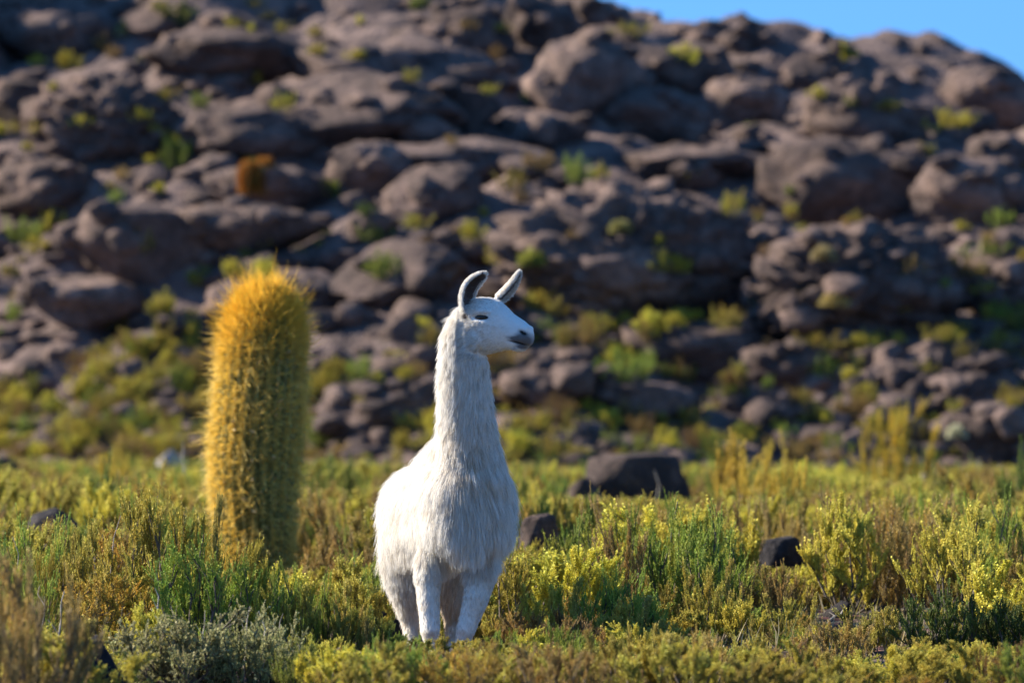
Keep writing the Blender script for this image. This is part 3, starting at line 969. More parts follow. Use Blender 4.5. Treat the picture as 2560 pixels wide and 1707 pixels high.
# hill shrubs: small plants on and between the boulders
rh = random.Random(21)
HK = [  # noticeable ones (xd, ybase, w, h, kind, label)
    (155, 165, 80, 60, 'yellow', 'bright yellow tuft at the foot of the broad grey boulder'),
    (285, 85, 50, 45, 'green', 'vivid green tuft high on the slope beside the broad grey boulder'),
    (400, 45, 130, 50, 'green', 'row of green shrub along the top of the slope'),
    (530, 65, 60, 35, 'tola', 'pale yellow tuft on the wide low boulder'),
    (728, 130, 65, 35, 'yellow', 'yellow tuft over a black hollow on the smooth slab'),
    (820, 138, 80, 30, 'yellow', 'low yellow tuft on the smooth slab'),
    (1145, 75, 60, 28, 'yellow', 'yellow tuft beneath the tall brown boulder near the ridge'),
    (380, 240, 80, 50, 'tola', 'straw yellow tuft on the left end of the long ledge boulder'),
    (85, 310, 40, 45, 'yellow', 'orange yellow tuft left of the large lumpy boulder'),
    (265, 470, 60, 45, 'green', 'vivid green tuft under the dark hollow'),
    (365, 450, 50, 40, 'yellow', 'yellow tuft left of the boulder with orange cacti'),
    (1380, 420, 50, 60, 'tola', 'straw coloured upright tuft on top of the pitted outcrop'),
    (1580, 420, 80, 45, 'yellow', 'yellow tuft on the top edge of the pitted outcrop'),
    (1815, 450, 45, 35, 'green', 'bright green yellow tuft on the smooth dome'),
    (1950, 520, 60, 30, 'rust', 'orange yellow tuft on top of the huge knobbly boulder'),
    (1450, 90, 120, 50, 'tola', 'pale green shrub on the skyline beside the brown ridge boulder'),
    (1880, 230, 60, 40, 'yellow', 'yellow tuft above the grey sloping boulder'),
    (2040, 260, 110, 40, 'yellow', 'yellow shrub along the upper edge of the grey sloping boulder'),
    (2190, 310, 130, 70, 'yellow', 'large yellow shrub in the gully under the low ridge end'),
    (2280, 590, 180, 50, 'green', 'green yellow band of shrub in the shaded gully'),
    (2270, 680, 90, 45, 'tola', 'pale shrub right of the huge knobbly boulder'),
    (840, 500, 60, 40, 'dark', 'dark green tuft in the hollow below the pale fronted boulder'),
    (860, 560, 110, 50, 'green', 'green shrub patch in the gully above the llama'),
    (335, 590, 60, 80, 'tola', 'upright straw tuft on the brown boulder left of the cactus'),
    (1230, 395, 110, 60, 'dull', 'brown shrub at the left end of the pitted outcrop'),
    (1440, 880, 190, 90, 'green', 'bright green shrub patch at the hill foot right of the llama'),
    (1390, 990, 120, 70, 'yellow', 'yellow green shrub at the hill foot below the bright patch'),
    (1540, 990, 200, 80, 'tola', 'broad olive shrub at the hill foot below the rugged boulder'),
    (1890, 810, 160, 60, 'tola', 'olive shrub under the huge knobbly boulder'),
    (1960, 960, 130, 70, 'dull', 'dark based shrub at the hill foot among reddish boulders'),
    (60, 560, 120, 70, 'green', 'broad yellow green shrub below the dark boulder under the lumpy one'),
    (250, 750, 90, 60, 'green', 'lime green shrub on the slope left of the cactus'),
    (360, 830, 170, 80, 'yellow', 'yellow shrub patch left of the cactus shoulder'),
]
bpy.context.view_layer.update()
DG = bpy.context.evaluated_depsgraph_get()
def surf(xd, yd):
    """first rock or ground surface on the sight line, beyond the plain"""
    d = Vector(((xd * UP - 1280.0) * PX, 1.0, (HOR - yd * UP) * PX)).normalized()
    o_ = Vector((0, CAM_Y, CAM_Z)) + d * 74.0
    for _ in range(6):
        ok, loc, nor, _i, ob_, _m = S.ray_cast(DG, o_, d)
        if not ok:
            return None
        if ob_.name.startswith(('boulder', 'ground')):
            return loc, nor
        o_ = loc + d * 0.02
    return None

def hill_shrub(xd, yb, w_, h_, kd, label, group=None, rng=rh):
    r = surf(xd, yb)
    if r is None or (group and r[1].z < 0.25):
        return False
    loc = r[0]
    D = loc.y - CAM_Y
    wm, hm = w_ * UP * PX * D, h_ * UP * PX * D
    shrub(loc.x, loc.y + 0.1 * wm, hm, wm, kd, label, group, rng, z=loc.z - 0.10 * hm)
    return True
for t in HK:
    hill_shrub(t[0], t[1], t[2] * 0.8, t[3] * 0.8, t[4], t[5])
HLOOK = {'tola': 'straw yellow', 'yellow': 'bright yellow', 'green': 'green', 'dull': 'brown'}
n_h = 0
while n_h < 60:
    xd = rh.uniform(0, 2352)
    yb = rh.uniform(60, 1040) if rh.random() < 0.5 else rh.uniform(480, 1050)
    if xd > 1340 and yb < (xd - 1340) * 0.19 + 40:
        continue
    s_ = rh.uniform(30, 95)
    if hill_shrub(xd, yb, s_, s_ * rh.uniform(0.5, 0.9), rh.choice(['tola', 'yellow', 'yellow', 'green', 'dull']), '', 'shrubs on the hillside'):
        n_h += 1
for o in COL.objects:
    if o.get('label') == '':
        kd = {v: k for k, v in NAMES.items()}[o.name.split('.')[0]]
        nk = min(KNEAR, key=lambda q: (q[0] - o.location.x) ** 2 + (q[1] - o.location.y) ** 2)
        o['label'] = 'small ' + HLOOK[kd] + ' tuft on the hillside by the ' + short(nk[2])
# tiny plants of the hill as one mass, rooted on ledges and in the cracks
lst = []
for k in range(3000):
    if len(lst) >= 620:
        break
    q = rh.random()
    xd = rh.uniform(-60, 2420)
    yb = rh.uniform(20, 1075) if q < 0.5 else rh.uniform(760, 1085)
    if q > 0.8:
        xd = rh.uniform(-60, 780)
    if xd > 1340 and yb < (xd - 1340) * 0.19 + 30:
        continue
    r = surf(xd, yb)
    if r is None or r[1].z < 0.45:
        continue
    loc = r[0]
    if vnoise(np.array([loc.x * 0.35 + 7]), np.array([loc.y * 0.35]), 12)[0] < 0.34 and yb < 900:
        continue
    w_ = rh.uniform(0.16, 0.48)
    lst.append((loc.y - CAM_Y, loc.x, loc.y, w_ * rh.uniform(0.55, 0.95), w_, rh.choice(['tola', 'yellow', 'tola', 'yellow', 'green', 'dull', 'dull']), loc.z))
far_mass('hill_scrub', lst, 'tiny yellow green plants growing between the hillside boulders')

# loose rubble between the boulders
RUB = bpy.data.collections.new('rubble_sources')
for k in range(4):
    RUB.objects.link(bpy.data.objects.new('rubble_source_%02d' % k, rock_mesh('rubble_source', 110 + k, 3, 0.34, 0.22, angular=0.8)))
    RUB.objects[-1].data.materials.append(M['rock'])
lst = []
for k in range(5000):
    if len(lst) >= 1000:
        break
    xd, yb = rh.uniform(-60, 2420), rh.uniform(0, 1085)
    r = surf(xd, yb)
    if r is None or r[1].z < 0.3 or (r[0].z > 1.5 and rh.random() < 0.6):
        continue
    w_ = rh.uniform(0.18, 0.6) * rh.uniform(0.6, 1.3)
    loc = r[0]
    lst.append((loc.y - CAM_Y, loc.x, loc.y, w_ * rh.uniform(0.5, 0.9), w_, rh.randrange(4), loc.z))
far_mass('rubble', lst, 'loose broken stones lying between and on the hillside boulders', RUB)

# ------------------------------------------------------------------ pale cushion plants on the big boulder
def cushion(xd, yd, wd_, hd, D, label, colr):
    rng = np.random.default_rng(int(xd))
    n_ = 420
    d = unit(rng.normal(0, 1, (n_, 3)))
    d[:, 2] = np.abs(d[:, 2]) * 0.9 + 0.1 * d[:, 2]
    c = W(xd, yd, D)
    rad = np.array([wd_, wd_, hd]) * UP * PX * D / 2
    B = d * rad * 0.55
    cc = np.array(colr)[None] * rng.uniform(0.8, 1.2, (n_, 1))
    V, T, C = leaves_on(rng, B, d, np.full(n_, rad.mean() * 0.5), cc, 4, 0.08, 0.05, 0.4, core=True, core_r=0.02)
    me = tris('cushion_plant', V, T)
    set_col(me, C)
    me.materials.append(M['leaf'])
    o = obj('cushion_plant', me, None, None, tuple(c))
    tag(o, label, 'plant')

def on_boulder(xd, yd):
    """distance of the visible boulder surface along a sight line (ellipsoid test)"""
    best = None
    ob = [o for o in COL.objects if o.get('category') == 'boulder']
    dirv = np.array([(xd * UP - 1280.0) * PX, 1.0, (HOR - yd * UP) * PX])
    o0 = np.array([0, CAM_Y, CAM_Z])
    for o in ob:
        s_ = np.array(o.scale); c = np.array(o.location)
        a_ = dirv / s_; b_ = (o0 - c) / s_
        A_, B_, C_ = a_ @ a_, 2 * a_ @ b_, b_ @ b_ - 0.92
        disc = B_ * B_ - 4 * A_ * C_
        if disc > 0:
            t = (-B_ - math.sqrt(disc)) / (2 * A_)
            if best is None or t < best:
                best = t
    return best
for xd, yd, w_, h_, lab, cc in [
    (1922, 700, 62, 48, 'large pale straw cushion plant on the face of the huge knobbly boulder', (0.50, 0.40, 0.16)),
    (1892, 592, 36, 36, 'small pale cushion plant high on the huge knobbly boulder', (0.50, 0.42, 0.20)),
    (1225, 606, 58, 48, 'round lime green cushion plant on the outcrop by the llama ear', (0.36, 0.38, 0.08)),
    (1425, 530, 36, 26, 'pale green cushion plant on the face of the pitted outcrop', (0.36, 0.34, 0.12)),
    (2198, 1000, 26, 26, 'tiny whitish cushion plant on the reddish boulder behind the tall shrub', (0.5, 0.48, 0.34))]:
    t = on_boulder(xd, yd)
    if t is None:
        r = hit(xd, yd, 60)
        t = r[1]
    cushion(xd, yd, w_, h_, t, lab, cc)

# ------------------------------------------------------------------ dry grass and stalks
def dry_grass():
    rng = np.random.default_rng(77)
    n_ = 9000
    D = 24.6 + 55 * rng.random(n_) ** 1.5
    x = rng.uniform(-1, 1, n_) * (1280 * PX * D * 1.08)
    y = CAM_Y + D
    keep = vnoise(x * 1.3, y * 1.3, 31) > 0.42
    x, y, D = x[keep], y[keep], D[keep]
    n_ = len(x)
    z = ground_z(x, y)
    B = np.stack([x, y, z], 1)
    d = unit(np.stack([rng.normal(0, 0.28, n_), rng.normal(0, 0.28, n_), np.ones(n_)], 1))
    ln = rng.uniform(0.05, 0.2, n_)
    px = (x / (PX * D) + 1280) / UP
    ln = np.where((D < 25.6) & (px > 700) & (px < 1400), ln * 0.5, ln)
    an = rng.uniform(0, math.pi, n_)
    wv = np.stack([np.cos(an), np.sin(an), np.zeros(n_)], 1) * (0.0018 + 0.00005 * D)[:, None]
    mid = B + d * (ln * 0.55)[:, None]
    tip = B + d * ln[:, None] + np.stack([rng.normal(0, 0.25, n_), rng.normal(0, 0.25, n_), -0.1 * np.ones(n_)], 1) * (ln * 0.3)[:, None]
    V = np.stack([B - wv, B + wv, mid + wv * 0.8, mid - wv * 0.8, tip], 1).reshape(-1, 3)
    k = np.arange(n_) * 5
    T = np.concatenate([np.stack([k, k + 1, k + 2], 1), np.stack([k, k + 2, k + 3], 1), np.stack([k + 3, k + 2, k + 4], 1)])
    cols = np.array([(0.42, 0.34, 0.16), (0.30, 0.27, 0.08), (0.50, 0.44, 0.28), (0.2, 0.22, 0.05)])[rng.integers(0, 4, n_)]
    me = tris('dry_grass', V, T)
    set_col(me, np.repeat(cols, 5, 0))
    me.materials.append(M['grass'])
    o = obj('dry_grass', me)
    o['kind'] = 'stuff'
    o['label'] = 'thin dry straw and grass blades between the shrubs'
    o['category'] = 'grass'
dry_grass()

def stalk(xd, ytop, ybase, D, lean, thick, label, group='bare pale stalks'):
    rng = np.random.default_rng(int(xd * 3 + ytop))
    b = W(xd, ybase, D)
    b[2] = min(b[2], gz(b[0], b[1]))
    t = W(xd + lean, ytop, D)
    n_ = 6
    ts = np.linspace(0, 1, n_ + 1)
    pts = b[None] * (1 - ts[:, None]) + t[None] * ts[:, None] + rng.normal(0, 0.010, (n_ + 1, 3)) * np.minimum(ts, 0.8)[:, None] + np.sin(ts * math.pi)[:, None] * np.array([rng.normal(0, 0.03), rng.normal(0, 0.03), 0])[None]
    r = thick * (1 - 0.75 * ts)
    P0, P1, R0, R1 = list(pts[:-1]), list(pts[1:]), list(r[:-1]), list(r[1:])
    for k in (3, 4):
        e_ = pts[k] + (t - b) * 0.16 + np.array([rng.uniform(-1, 1) * 0.05, rng.uniform(-1, 1) * 0.04, 0])
        P0.append(pts[k]); P1.append(e_); R0.append(r[k] * 0.6); R1.append(r[k] * 0.2)
    V, T = tubes(np.array(P0), np.array(P1), np.array(R0), np.array(R1), 5)
    V = V - b
    me = tris('dry_stalk', V, T)
    me.materials.append(M['drywood'])
    o = obj('dry_stalk', me, None, None, tuple(b))
    tag(o, label, 'stalk', group)
for t in [
    (300, 1185, 1300, 24.3, -25, 0.004, 'white forked dead twig above the clump before the cactus'),
    (345, 1345, 1420, 23.6, 8, 0.006, 'thick white dead stalk in the clump beside the rusty shrub'),
    (395, 1390, 1450, 23.4, -6, 0.005, 'pale dead stalk rising from the grey cushion'),
    (465, 1395, 1450, 23.0, 6, 0.005, 'short pale dead stalk on the grey cushion'),
    (560, 1395, 1455, 23.0, 10, 0.005, 'bent white stalk on the grey cushion beside the green shrub'),
    (600, 1410, 1460, 23.0, -8, 0.005, 'white upright stalk at the right end of the grey cushion'),
    (640, 1400, 1470, 23.1, 12, 0.004, 'slender pale stalk by the straw coloured shrub'),
    (34, 1235, 1330, 27.0, -4, 0.006, 'bare branched pale twig left of the dark rock'),
    (84, 1345, 1420, 24.0, 0, 0.004, 'thin white stalk beside the grey green leafy shrub'),
    (140, 1350, 1400, 23.0, 6, 0.006, 'pale broad dry blade beside the rusty shrub'),
    (440, 1015, 1110, 46.0, -18, 0.012, 'tall whitish dead stem behind the cactus, left of it'),
    (460, 1040, 1120, 46.0, 4, 0.012, 'whitish dead stem close to the left edge of the cactus'),
    (420, 1170, 1260, 33.0, 4, 0.008, 'pale dead stem left of the cactus foot'),
    (440, 1165, 1260, 33.0, 10, 0.007, 'second pale dead stem left of the cactus foot'),
    (2250, 1050, 1110, 62.0, -4, 0.016, 'white dead stem at the hill foot by the reddish boulder'),
    (2290, 1065, 1110, 62.0, 6, 0.014, 'white dead stem at the hill foot under the right end boulder'),
    (1510, 1085, 1150, 46.0, -8, 0.010, 'pale dry stem before the long flat rock'),
    (2020, 1115, 1170, 46.0, 4, 0.012, 'pale dry stem below the tall golden broom shrub'),
    (1790, 1100, 1160, 46.0, -8, 0.010, 'pale dry stem right of the tall loose shrub'),
    (1895, 1395, 1450, 27.6, 45, 0.010, 'grey dry branch leaning over the dark upright rock'),
    (2010, 1500, 1560, 24.6, -10, 0.004, 'thin white stalk below the yellow shrub between the rocks'),
    (1360, 1470, 1530, 24.0, 60, 0.003, 'bare tangled grey twig right of the round green shrub'),
    (1330, 1480, 1530, 24.0, 40, 0.003, 'short bare grey twig behind the round green shrub'),
    (760, 1480, 1568, 22.8, 20, 0.005, 'pale twig right of the orange flowered low shrub'),
    (700, 1470, 1560, 22.8, -14, 0.005, 'pale grey twig beside the orange flowered low shrub'),
]:
    stalk(*t[:6], t[6], None)

# ------------------------------------------------------------------ golden cactus
def cactus():
    D = 34.0
    k = UP * PX * D
    prof = [  # (yd, centre xd, half width) of the green body
        (1375, 592, 72), (1320, 590, 77), (1250, 588, 84), (1180, 585, 92), (1100, 583, 98), (1020, 586, 101), (940, 592, 100),
        (870, 597, 98), (800, 602, 94), (765, 605, 88), (732, 607, 79), (708, 608, 67), (690, 608, 51), (679, 608, 32), (674, 608, 12)]
    pr = np.array(prof, float)
    base = W(590, 1345, D)
    base[2] = gz(base[0], base[1])
    rt = empty('columnar_cactus', tuple(base))
    tag(rt, 'tall golden spined columnar cactus standing left of the llama', 'cactus')
    # resample profile along arc
    seg = np.concatenate([[0], np.cumsum(np.hypot(np.diff(pr[:, 0]), np.diff(pr[:, 2])))])
    m_ = 90
    s_ = np.linspace(0, seg[-1], m_)
    yy = np.interp(s_, seg, pr[:, 0]); xx = np.interp(s_, seg, pr[:, 1]); ww = np.interp(s_, seg, pr[:, 2])
    ker = np.array([1, 2, 3, 2, 1]) / 9.0
    sm = lambda q: np.concatenate([q[:2], np.convolve(q, ker, 'valid'), q[-2:]])
    yy, xx, ww = sm(yy), sm(xx), sm(ww)
    cen = np.stack([W(a_, b_, D) for a_, b_ in zip(xx, yy)]) - base
    rad = ww * k * 0.95
    ribs, per = 24, 10
    na = ribs * per
    an = np.arange(na) * 2 * math.pi / na
    wav = np.cos(an * ribs)
    amp = np.clip(rad / 0.22, 0.1, 1) * 0.030
    rr_ = rad[:, None] - amp[:, None] * (1 - wav[None]) * 0.8
    V = np.stack([cen[:, 0:1] + rr_ * np.cos(an)[None], cen[:, 1:2] + rr_ * np.sin(an)[None], np.repeat(cen[:, 2:3], na, 1)], -1)
    i = np.arange(m_ - 1)[:, None] * na + np.arange(na)[None]
    j = np.arange(m_ - 1)[:, None] * na + (np.arange(na)[None] + 1) % na
    q = np.stack([i, j, j + na, i + na], -1).reshape(-1, 4)
    verts = V.reshape(-1, 3)
    cap = np.array([[cen[-1, 0], cen[-1, 1], cen[-1, 2] + 0.004]])
    verts = np.concatenate([verts, cap])
    last = (m_ - 1) * na
    fn = np.concatenate([np.full(len(q), 4), np.full(na, 3)])
    capf = np.stack([last + np.arange(na), last + (np.arange(na) + 1) % na, np.full(na, len(verts) - 1)], 1)
    me = mesh_np('trunk', verts, fn, np.concatenate([q.ravel(), capf.ravel()]), True)
    m, n, out = mat_new('cactus_skin')
    g = N(n, 'ShaderNodeNewGeometry')
    nz = N(n, 'ShaderNodeTexNoise', Scale=12.0, Detail=5.0)
    n.links.new(g.outputs['Position'], nz.inputs['Vector'])
    r_ = ramp(n, [(0.3, (0.15, 0.15, 0.045)), (0.7, (0.26, 0.23, 0.07))])
    n.links.new(nz.outputs['Fac'], r_.inputs[0])
    b = N(n, 'ShaderNodeBsdfPrincipled', Roughness=0.6)
    n.links.new(r_.outputs[0], b.inputs['Base Color'])
    n.links.new(b.outputs[0], out.inputs['Surface'])
    obj('trunk', me, m, rt)
    # spines
    rng = np.random.default_rng(5)
    B, Dr, Ln, Cc = [], [], [], []
    arc = np.concatenate([[0], np.cumsum(np.linalg.norm(np.diff(np.stack([rad, cen[:, 2]], 1), axis=0), axis=1))])
    for ri in range(ribs):
        a_ = ri * 2 * math.pi / ribs
        u = np.array([math.cos(a_), math.sin(a_), 0])
        tv = np.array([-math.sin(a_), math.cos(a_), 0])
        for sv in np.arange(0.05, arc[-1], 0.021):
            sv = sv + rng.normal(0, 0.003)
            ii = int(np.clip(np.searchsorted(arc, sv) - 1, 0, m_ - 2))
            f = (sv - arc[ii]) / max(arc[ii + 1] - arc[ii], 1e-6)
            c_ = cen[ii] * (1 - f) + cen[ii + 1] * f
            r = rad[ii] * (1 - f) + rad[ii + 1] * f
            p = c_ + u * r
            dn = np.array([rad[ii + 1] - rad[ii], cen[ii + 1][2] - cen[ii][2]])
            dn = dn / max(np.linalg.norm(dn), 1e-6)
            nor = unit(u * dn[1] + np.array([0, 0, -dn[0]]))
            topness = np.clip((c_[2] - 1.35) / 0.35, 0, 1)
            upb = np.array([0, 0, 1.0])
            if rng.random() < 0.15 * (1 - topness) * (1 if c_[2] > 0.9 else 1.8):
                continue
            ns = int(rng.integers(17, 24) + 5 * topness - (6 if c_[2] < 0.6 else 0))
            w1 = rng.normal(0, 0.62, (ns, 1)); w2 = rng.normal(0, 0.50, (ns, 1))
            d = unit(nor[None] + tv[None] * w1 + upb[None] * (w2 + 0.55 * topness - 0.10 * (1 - topness)))
            B.append(p[None] + rng.normal(0, 0.003, (ns, 3)))
            Dr.append(d)
            Ln.append((np.abs(rng.normal(0.036 + 0.026 * topness, 0.018, ns)) + 0.012) * np.where(rng.random(ns) < 0.12, 2.0, 1.0))
            base_c = np.array([0.96, 0.80, 0.30]) * (1 - topness) + np.array([0.97, 0.74, 0.16]) * topness
            Cc.append(base_c[None] * rng.uniform(0.7, 1.25, (ns, 1)))
    B = np.concatenate(B); Dr = np.concatenate(Dr); Ln = np.concatenate(Ln); Cc = np.concatenate(Cc)
    bend = rng.normal(0, 0.10, (len(B), 3))
    mid = B + Dr * (Ln * 0.55)[:, None]
    tip = B + (Dr + bend) * Ln[:, None]
    V1, T1 = tubes(B, mid, np.full(len(B), 0.0019), np.full(len(B), 0.0014))
    V2, T2 = tubes(mid, tip, np.full(len(B), 0.0014), np.full(len(B), 0.0002))
    me = tris('spines', np.concatenate([V1, V2]), np.concatenate([T1, T2 + len(V1)]))
    set_col(me, np.concatenate([np.repeat(Cc, 6, 0)] * 2))
    o = obj('spines', me, leaf_mat('cactus_spine', 0.5, 0.45, 0.0, 0.0), rt)
    o['kind'] = 'stuff'
    # dried flower remains caught among the spines, on the front
    fl = None
    m, n, out = mat_new('dried_flower')
    b = N(n, 'ShaderNodeBsdfPrincipled', Roughness=0.8)
    b.inputs['Base Color'].default_value = (0.42, 0.30, 0.13, 1)
    n.links.new(b.outputs[0], out.inputs['Surface'])
    P0 = np.array([[0, 0, 0], [0, 0, 0.018], [0.002, 0, 0.036]]); P1 = np.array([[0, 0, 0.018], [0.002, 0, 0.036], [0.004, 0, 0.052]])
    V, T = tubes(P0, P1, np.array([0.003, 0.0055, 0.007]), np.array([0.0055, 0.007, 0.002]), 6)
    fm = tris('dried_flower', V, T, True)
    for kx in range(34):
        a_ = -math.pi / 2 + rng.normal(0.0, 0.45)
        zz = rng.uniform(0.3, 1.55)
        ii = int(np.argmin(np.abs(cen[:, 2] - zz)))
        p = cen[ii] + np.array([math.cos(a_), math.sin(a_), 0]) * (rad[ii] + 0.004)
        o = obj('dried_flower', fm, m, rt, tuple(p))
        o.rotation_euler = (rng.uniform(0.4, 1.9), rng.uniform(-0.9, 0.9), rng.uniform(-0.6, 0.6))
        o.scale = [rng.uniform(0.7, 1.5)] * 3
cactus()

def small_cactus(xd, yb, specs, label):
    r = hit(xd, yb, 60)
    D = r[1]
    t = on_boulder(xd, yb - 10)
    if t is not None and t < D:
        D = t
    b = W(xd, yb, D)
    rt = empty('clump_cactus', tuple(b))
    tag(rt, label, 'cactus')
    rng = np.random.default_rng(9)
    for dx, h_, w_ in specs:
        k = UP * PX * D
        n_ = 700
        t = rng.random(n_); a_ = rng.uniform(0, 2 * math.pi, n_)
        rad = w_ * k / 2 * np.where(t > 0.75, np.sqrt(np.clip(1 - ((t - 0.75) / 0.25) ** 2, 0, 1)), 0.8 + 0.2 * t / 0.75)
        B = np.stack([dx * k + np.cos(a_) * rad, np.sin(a_) * rad, t * h_ * k], 1)
        d = unit(np.stack([np.cos(a_), np.sin(a_), 0.3 + 1.5 * (t > 0.8)], 1) + rng.normal(0, 0.3, (n_, 3)))
        V1, T1 = tubes(B, B + d * 0.09, np.full(n_, 0.012), np.full(n_, 0.002))
        me = tris('spines', V1, T1)
        set_col(me, np.array([0.52, 0.27, 0.06]))
        ring = 16
        zs = np.linspace(0, 1, 14)
        rr_ = w_ * k / 2 * 0.96 * np.where(zs > 0.75, np.sqrt(np.clip(1 - ((zs - 0.75) / 0.25) ** 2, 0.001, 1)), 0.8 + 0.2 * zs / 0.75)
        an = np.arange(ring) * 2 * math.pi / ring
        V = np.stack([dx * k + rr_[:, None] * np.cos(an), rr_[:, None] * np.sin(an), np.repeat((zs * h_ * k)[:, None], ring, 1)], -1).reshape(-1, 3)
        i = np.arange(13)[:, None] * ring + np.arange(ring)[None]
        j = np.arange(13)[:, None] * ring + (np.arange(ring)[None] + 1) % ring
        body = quads('column', V, np.stack([i, j, j + ring, i + ring], -1).reshape(-1, 4))
        co = obj('column', body, bpy.data.materials['cactus_skin'], rt)
        so = obj('spines', me, bpy.data.materials['cactus_spine'], co)
        so['kind'] = 'stuff'
small_cactus(588, 445, [(-18, 68, 32), (20, 76, 34), (2, 45, 30)], 'clump of orange spined cactus columns on a hillside boulder')

# ------------------------------------------------------------------ llama
LD = 25.4
LK = UP * PX * LD
def Lp(xd, yd, dep):
    return W(xd, yd, LD + dep)

def ring_loft(rings):
    """rings: list of (k,3) arrays with equal k -> closed tube verts/quads + caps"""
    k = len(rings[0])
    V = np.concatenate(rings)
    faces = []
    for r in range(len(rings) - 1):
        for i in range(k):
            j = (i + 1) % k
            faces.append((r * k + i, r * k + j, (r + 1) * k + j, (r + 1) * k + i))
    faces.append(tuple(reversed(range(k))))
    faces.append(tuple((len(rings) - 1) * k + i for i in range(k)))
    return V, faces

def limb(pts, k=20):
    """pts: (xd, yd, depth, half width px, half depth px); rings lie across the path"""
    C = np.array([Lp(p[0], p[1], p[2]) for p in pts])
    tang = np.gradient(C, axis=0)
    tang = unit(tang)
    rings = []
    an = np.arange(k) * 2 * math.pi / k
    for c, t, p in zip(C, tang, pts):
        side = np.array([1.0, 0, 0]) - t * t[0]
        side = side / np.linalg.norm(side)
        dep = np.cross(t, side)
        rings.append(c[None] + side[None] * np.cos(an)[:, None] * p[3] * LK + dep[None] * np.sin(an)[:, None] * p[4] * LK)
    return ring_loft(rings)

def torso(pts, k=32):
    """sections facing along the body: (xd, yd, depth, half width px, half height px)"""
    rings = []
    an = np.arange(k) * 2 * math.pi / k
    for p in pts:
        c = Lp(p[0], p[1], p[2])
        side = unit(np.array([1.0, 0.24, 0]))
        ca, sa = np.cos(an), np.sin(an)
        lo = np.where(sa < 0, 0.72, 0.95)
        ca = np.sign(ca) * np.abs(ca) ** lo; sa = np.sign(sa) * np.abs(sa) ** lo
        rings.append(c[None] + side[None] * ca[:, None] * p[3] * LK + np.array([0, 0, 1.0])[None] * sa[:, None] * p[4] * LK)
    return ring_loft(rings)

YAW = math.radians(24)
HF = np.array([math.cos(YAW), -math.sin(YAW), 0.0])      # where the nose points
HR = np.array([-math.sin(YAW), -math.cos(YAW), 0.0])     # the side turned to the camera
HC = (1110.0, -0.16)                                     # reference column and depth of the head
def Hp(xd, yd, lat):
    """point of the head: seen at xd, yd when lat = 0; lat px towards the near side"""
    t = (xd - HC[0]) * LK / math.cos(YAW)
    c = Lp(HC[0], yd, HC[1])
    return c + HF * t + HR * lat * LK

def head():
    # xd, top y, bottom y, half width (px), squareness
    prof = [(1048, 730, 775, 20), (1056, 712, 800, 33), (1070, 697, 812, 42), (1088, 687, 816, 46), (1108, 683, 815, 48), (1128, 684, 811, 47), (1146, 691, 807, 43),
            (1162, 705, 804, 36), (1178, 721, 804, 29), (1192, 730, 806, 25.5), (1204, 738, 803, 24), (1214, 748, 798, 21.5), (1220, 757, 792, 16.5), (1223.5, 766, 785, 9)]
    rings = []
    k = 28
    for xd, yt, yb, hw in prof:
        ring = []
        for i in range(k):
            a_ = 2 * math.pi * i / k
            c, s_ = math.cos(a_), math.sin(a_)
            ex = 0.88
            cx = math.copysign(abs(c) ** ex, c); sy = math.copysign(abs(s_) ** ex, s_)
            wmul = 1.0 - 0.20 * max(0, -sy) if xd > 1100 else 1.0
            ring.append(Hp(xd, (yt + yb) / 2 - sy * (yb - yt) / 2, cx * hw * wmul))
        rings.append(np.array(ring))
    return ring_loft(rings)

def ellipsoid(c, ax, r, k=16, m_=10):
    V, F = [], []
    for i in range(m_ + 1):
        th = math.pi * i / m_
        for j in range(k):
            ph = 2 * math.pi * j / k
            V.append(c + ax[0] * r[0] * math.sin(th) * math.cos(ph) + ax[1] * r[1] * math.sin(th) * math.sin(ph) + ax[2] * r[2] * math.cos(th))
    for i in range(m_):
        for j in range(k):
            jn = (j + 1) % k
            F.append((i * k + j, i * k + jn, (i + 1) * k + jn, (i + 1) * k + j))
    return np.array(V), F
AX = np.array([HF, HR, [0, 0, 1.0]])

def ear(mid, wid, fold, facing, thick=0.011):
    """mid: centre line points (3d); wid: half widths m; facing: unit vector the cup opens to"""
    mid = np.array(mid); n_ = len(mid)
    tang = unit(np.gradient(mid, axis=0))
    cols = 11
    front, back = [], []
    for p, t, w_ in zip(mid, tang, wid):
        f = facing - t * (facing @ t); f = f / np.linalg.norm(f)
        s_ = np.cross(t, f)
        for c in range(cols):
            a_ = (c / (cols - 1) * 2 - 1) * fold
            q = p + s_ * math.sin(a_) * w_ + f * (1 - math.cos(a_)) * w_ * 0.9
            nrm = unit(-s_ * math.sin(a_) * 0.9 + f * math.cos(a_))
            edge = 1 - 0.35 * abs(c / (cols - 1) * 2 - 1)
            front.append(q + nrm * thick * 0.5 * edge)
            back.append(q - nrm * thick * 0.5 * edge)
    V = np.array(front + back)
    F = []
    off = n_ * cols
    for r in range(n_ - 1):
        for c in range(cols - 1):
            a_ = r * cols + c
            F.append((a_, a_ + 1, a_ + cols + 1, a_ + cols))
            F.append((off + a_, off + a_ + cols, off + a_ + cols + 1, off + a_ + 1))
        a_ = r * cols
        F.append((a_, a_ + cols, off + a_ + cols, off + a_))
        a_ = r * cols + cols - 1
        F.append((a_, off + a_, off + a_ + cols, a_ + cols))
    for c in range(cols - 1):
        F.append((c, off + c, off + c + 1, c + 1))
        a_ = (n_ - 1) * cols + c
        F.append((a_, a_ + 1, off + a_ + 1, off + a_))
    return V, F

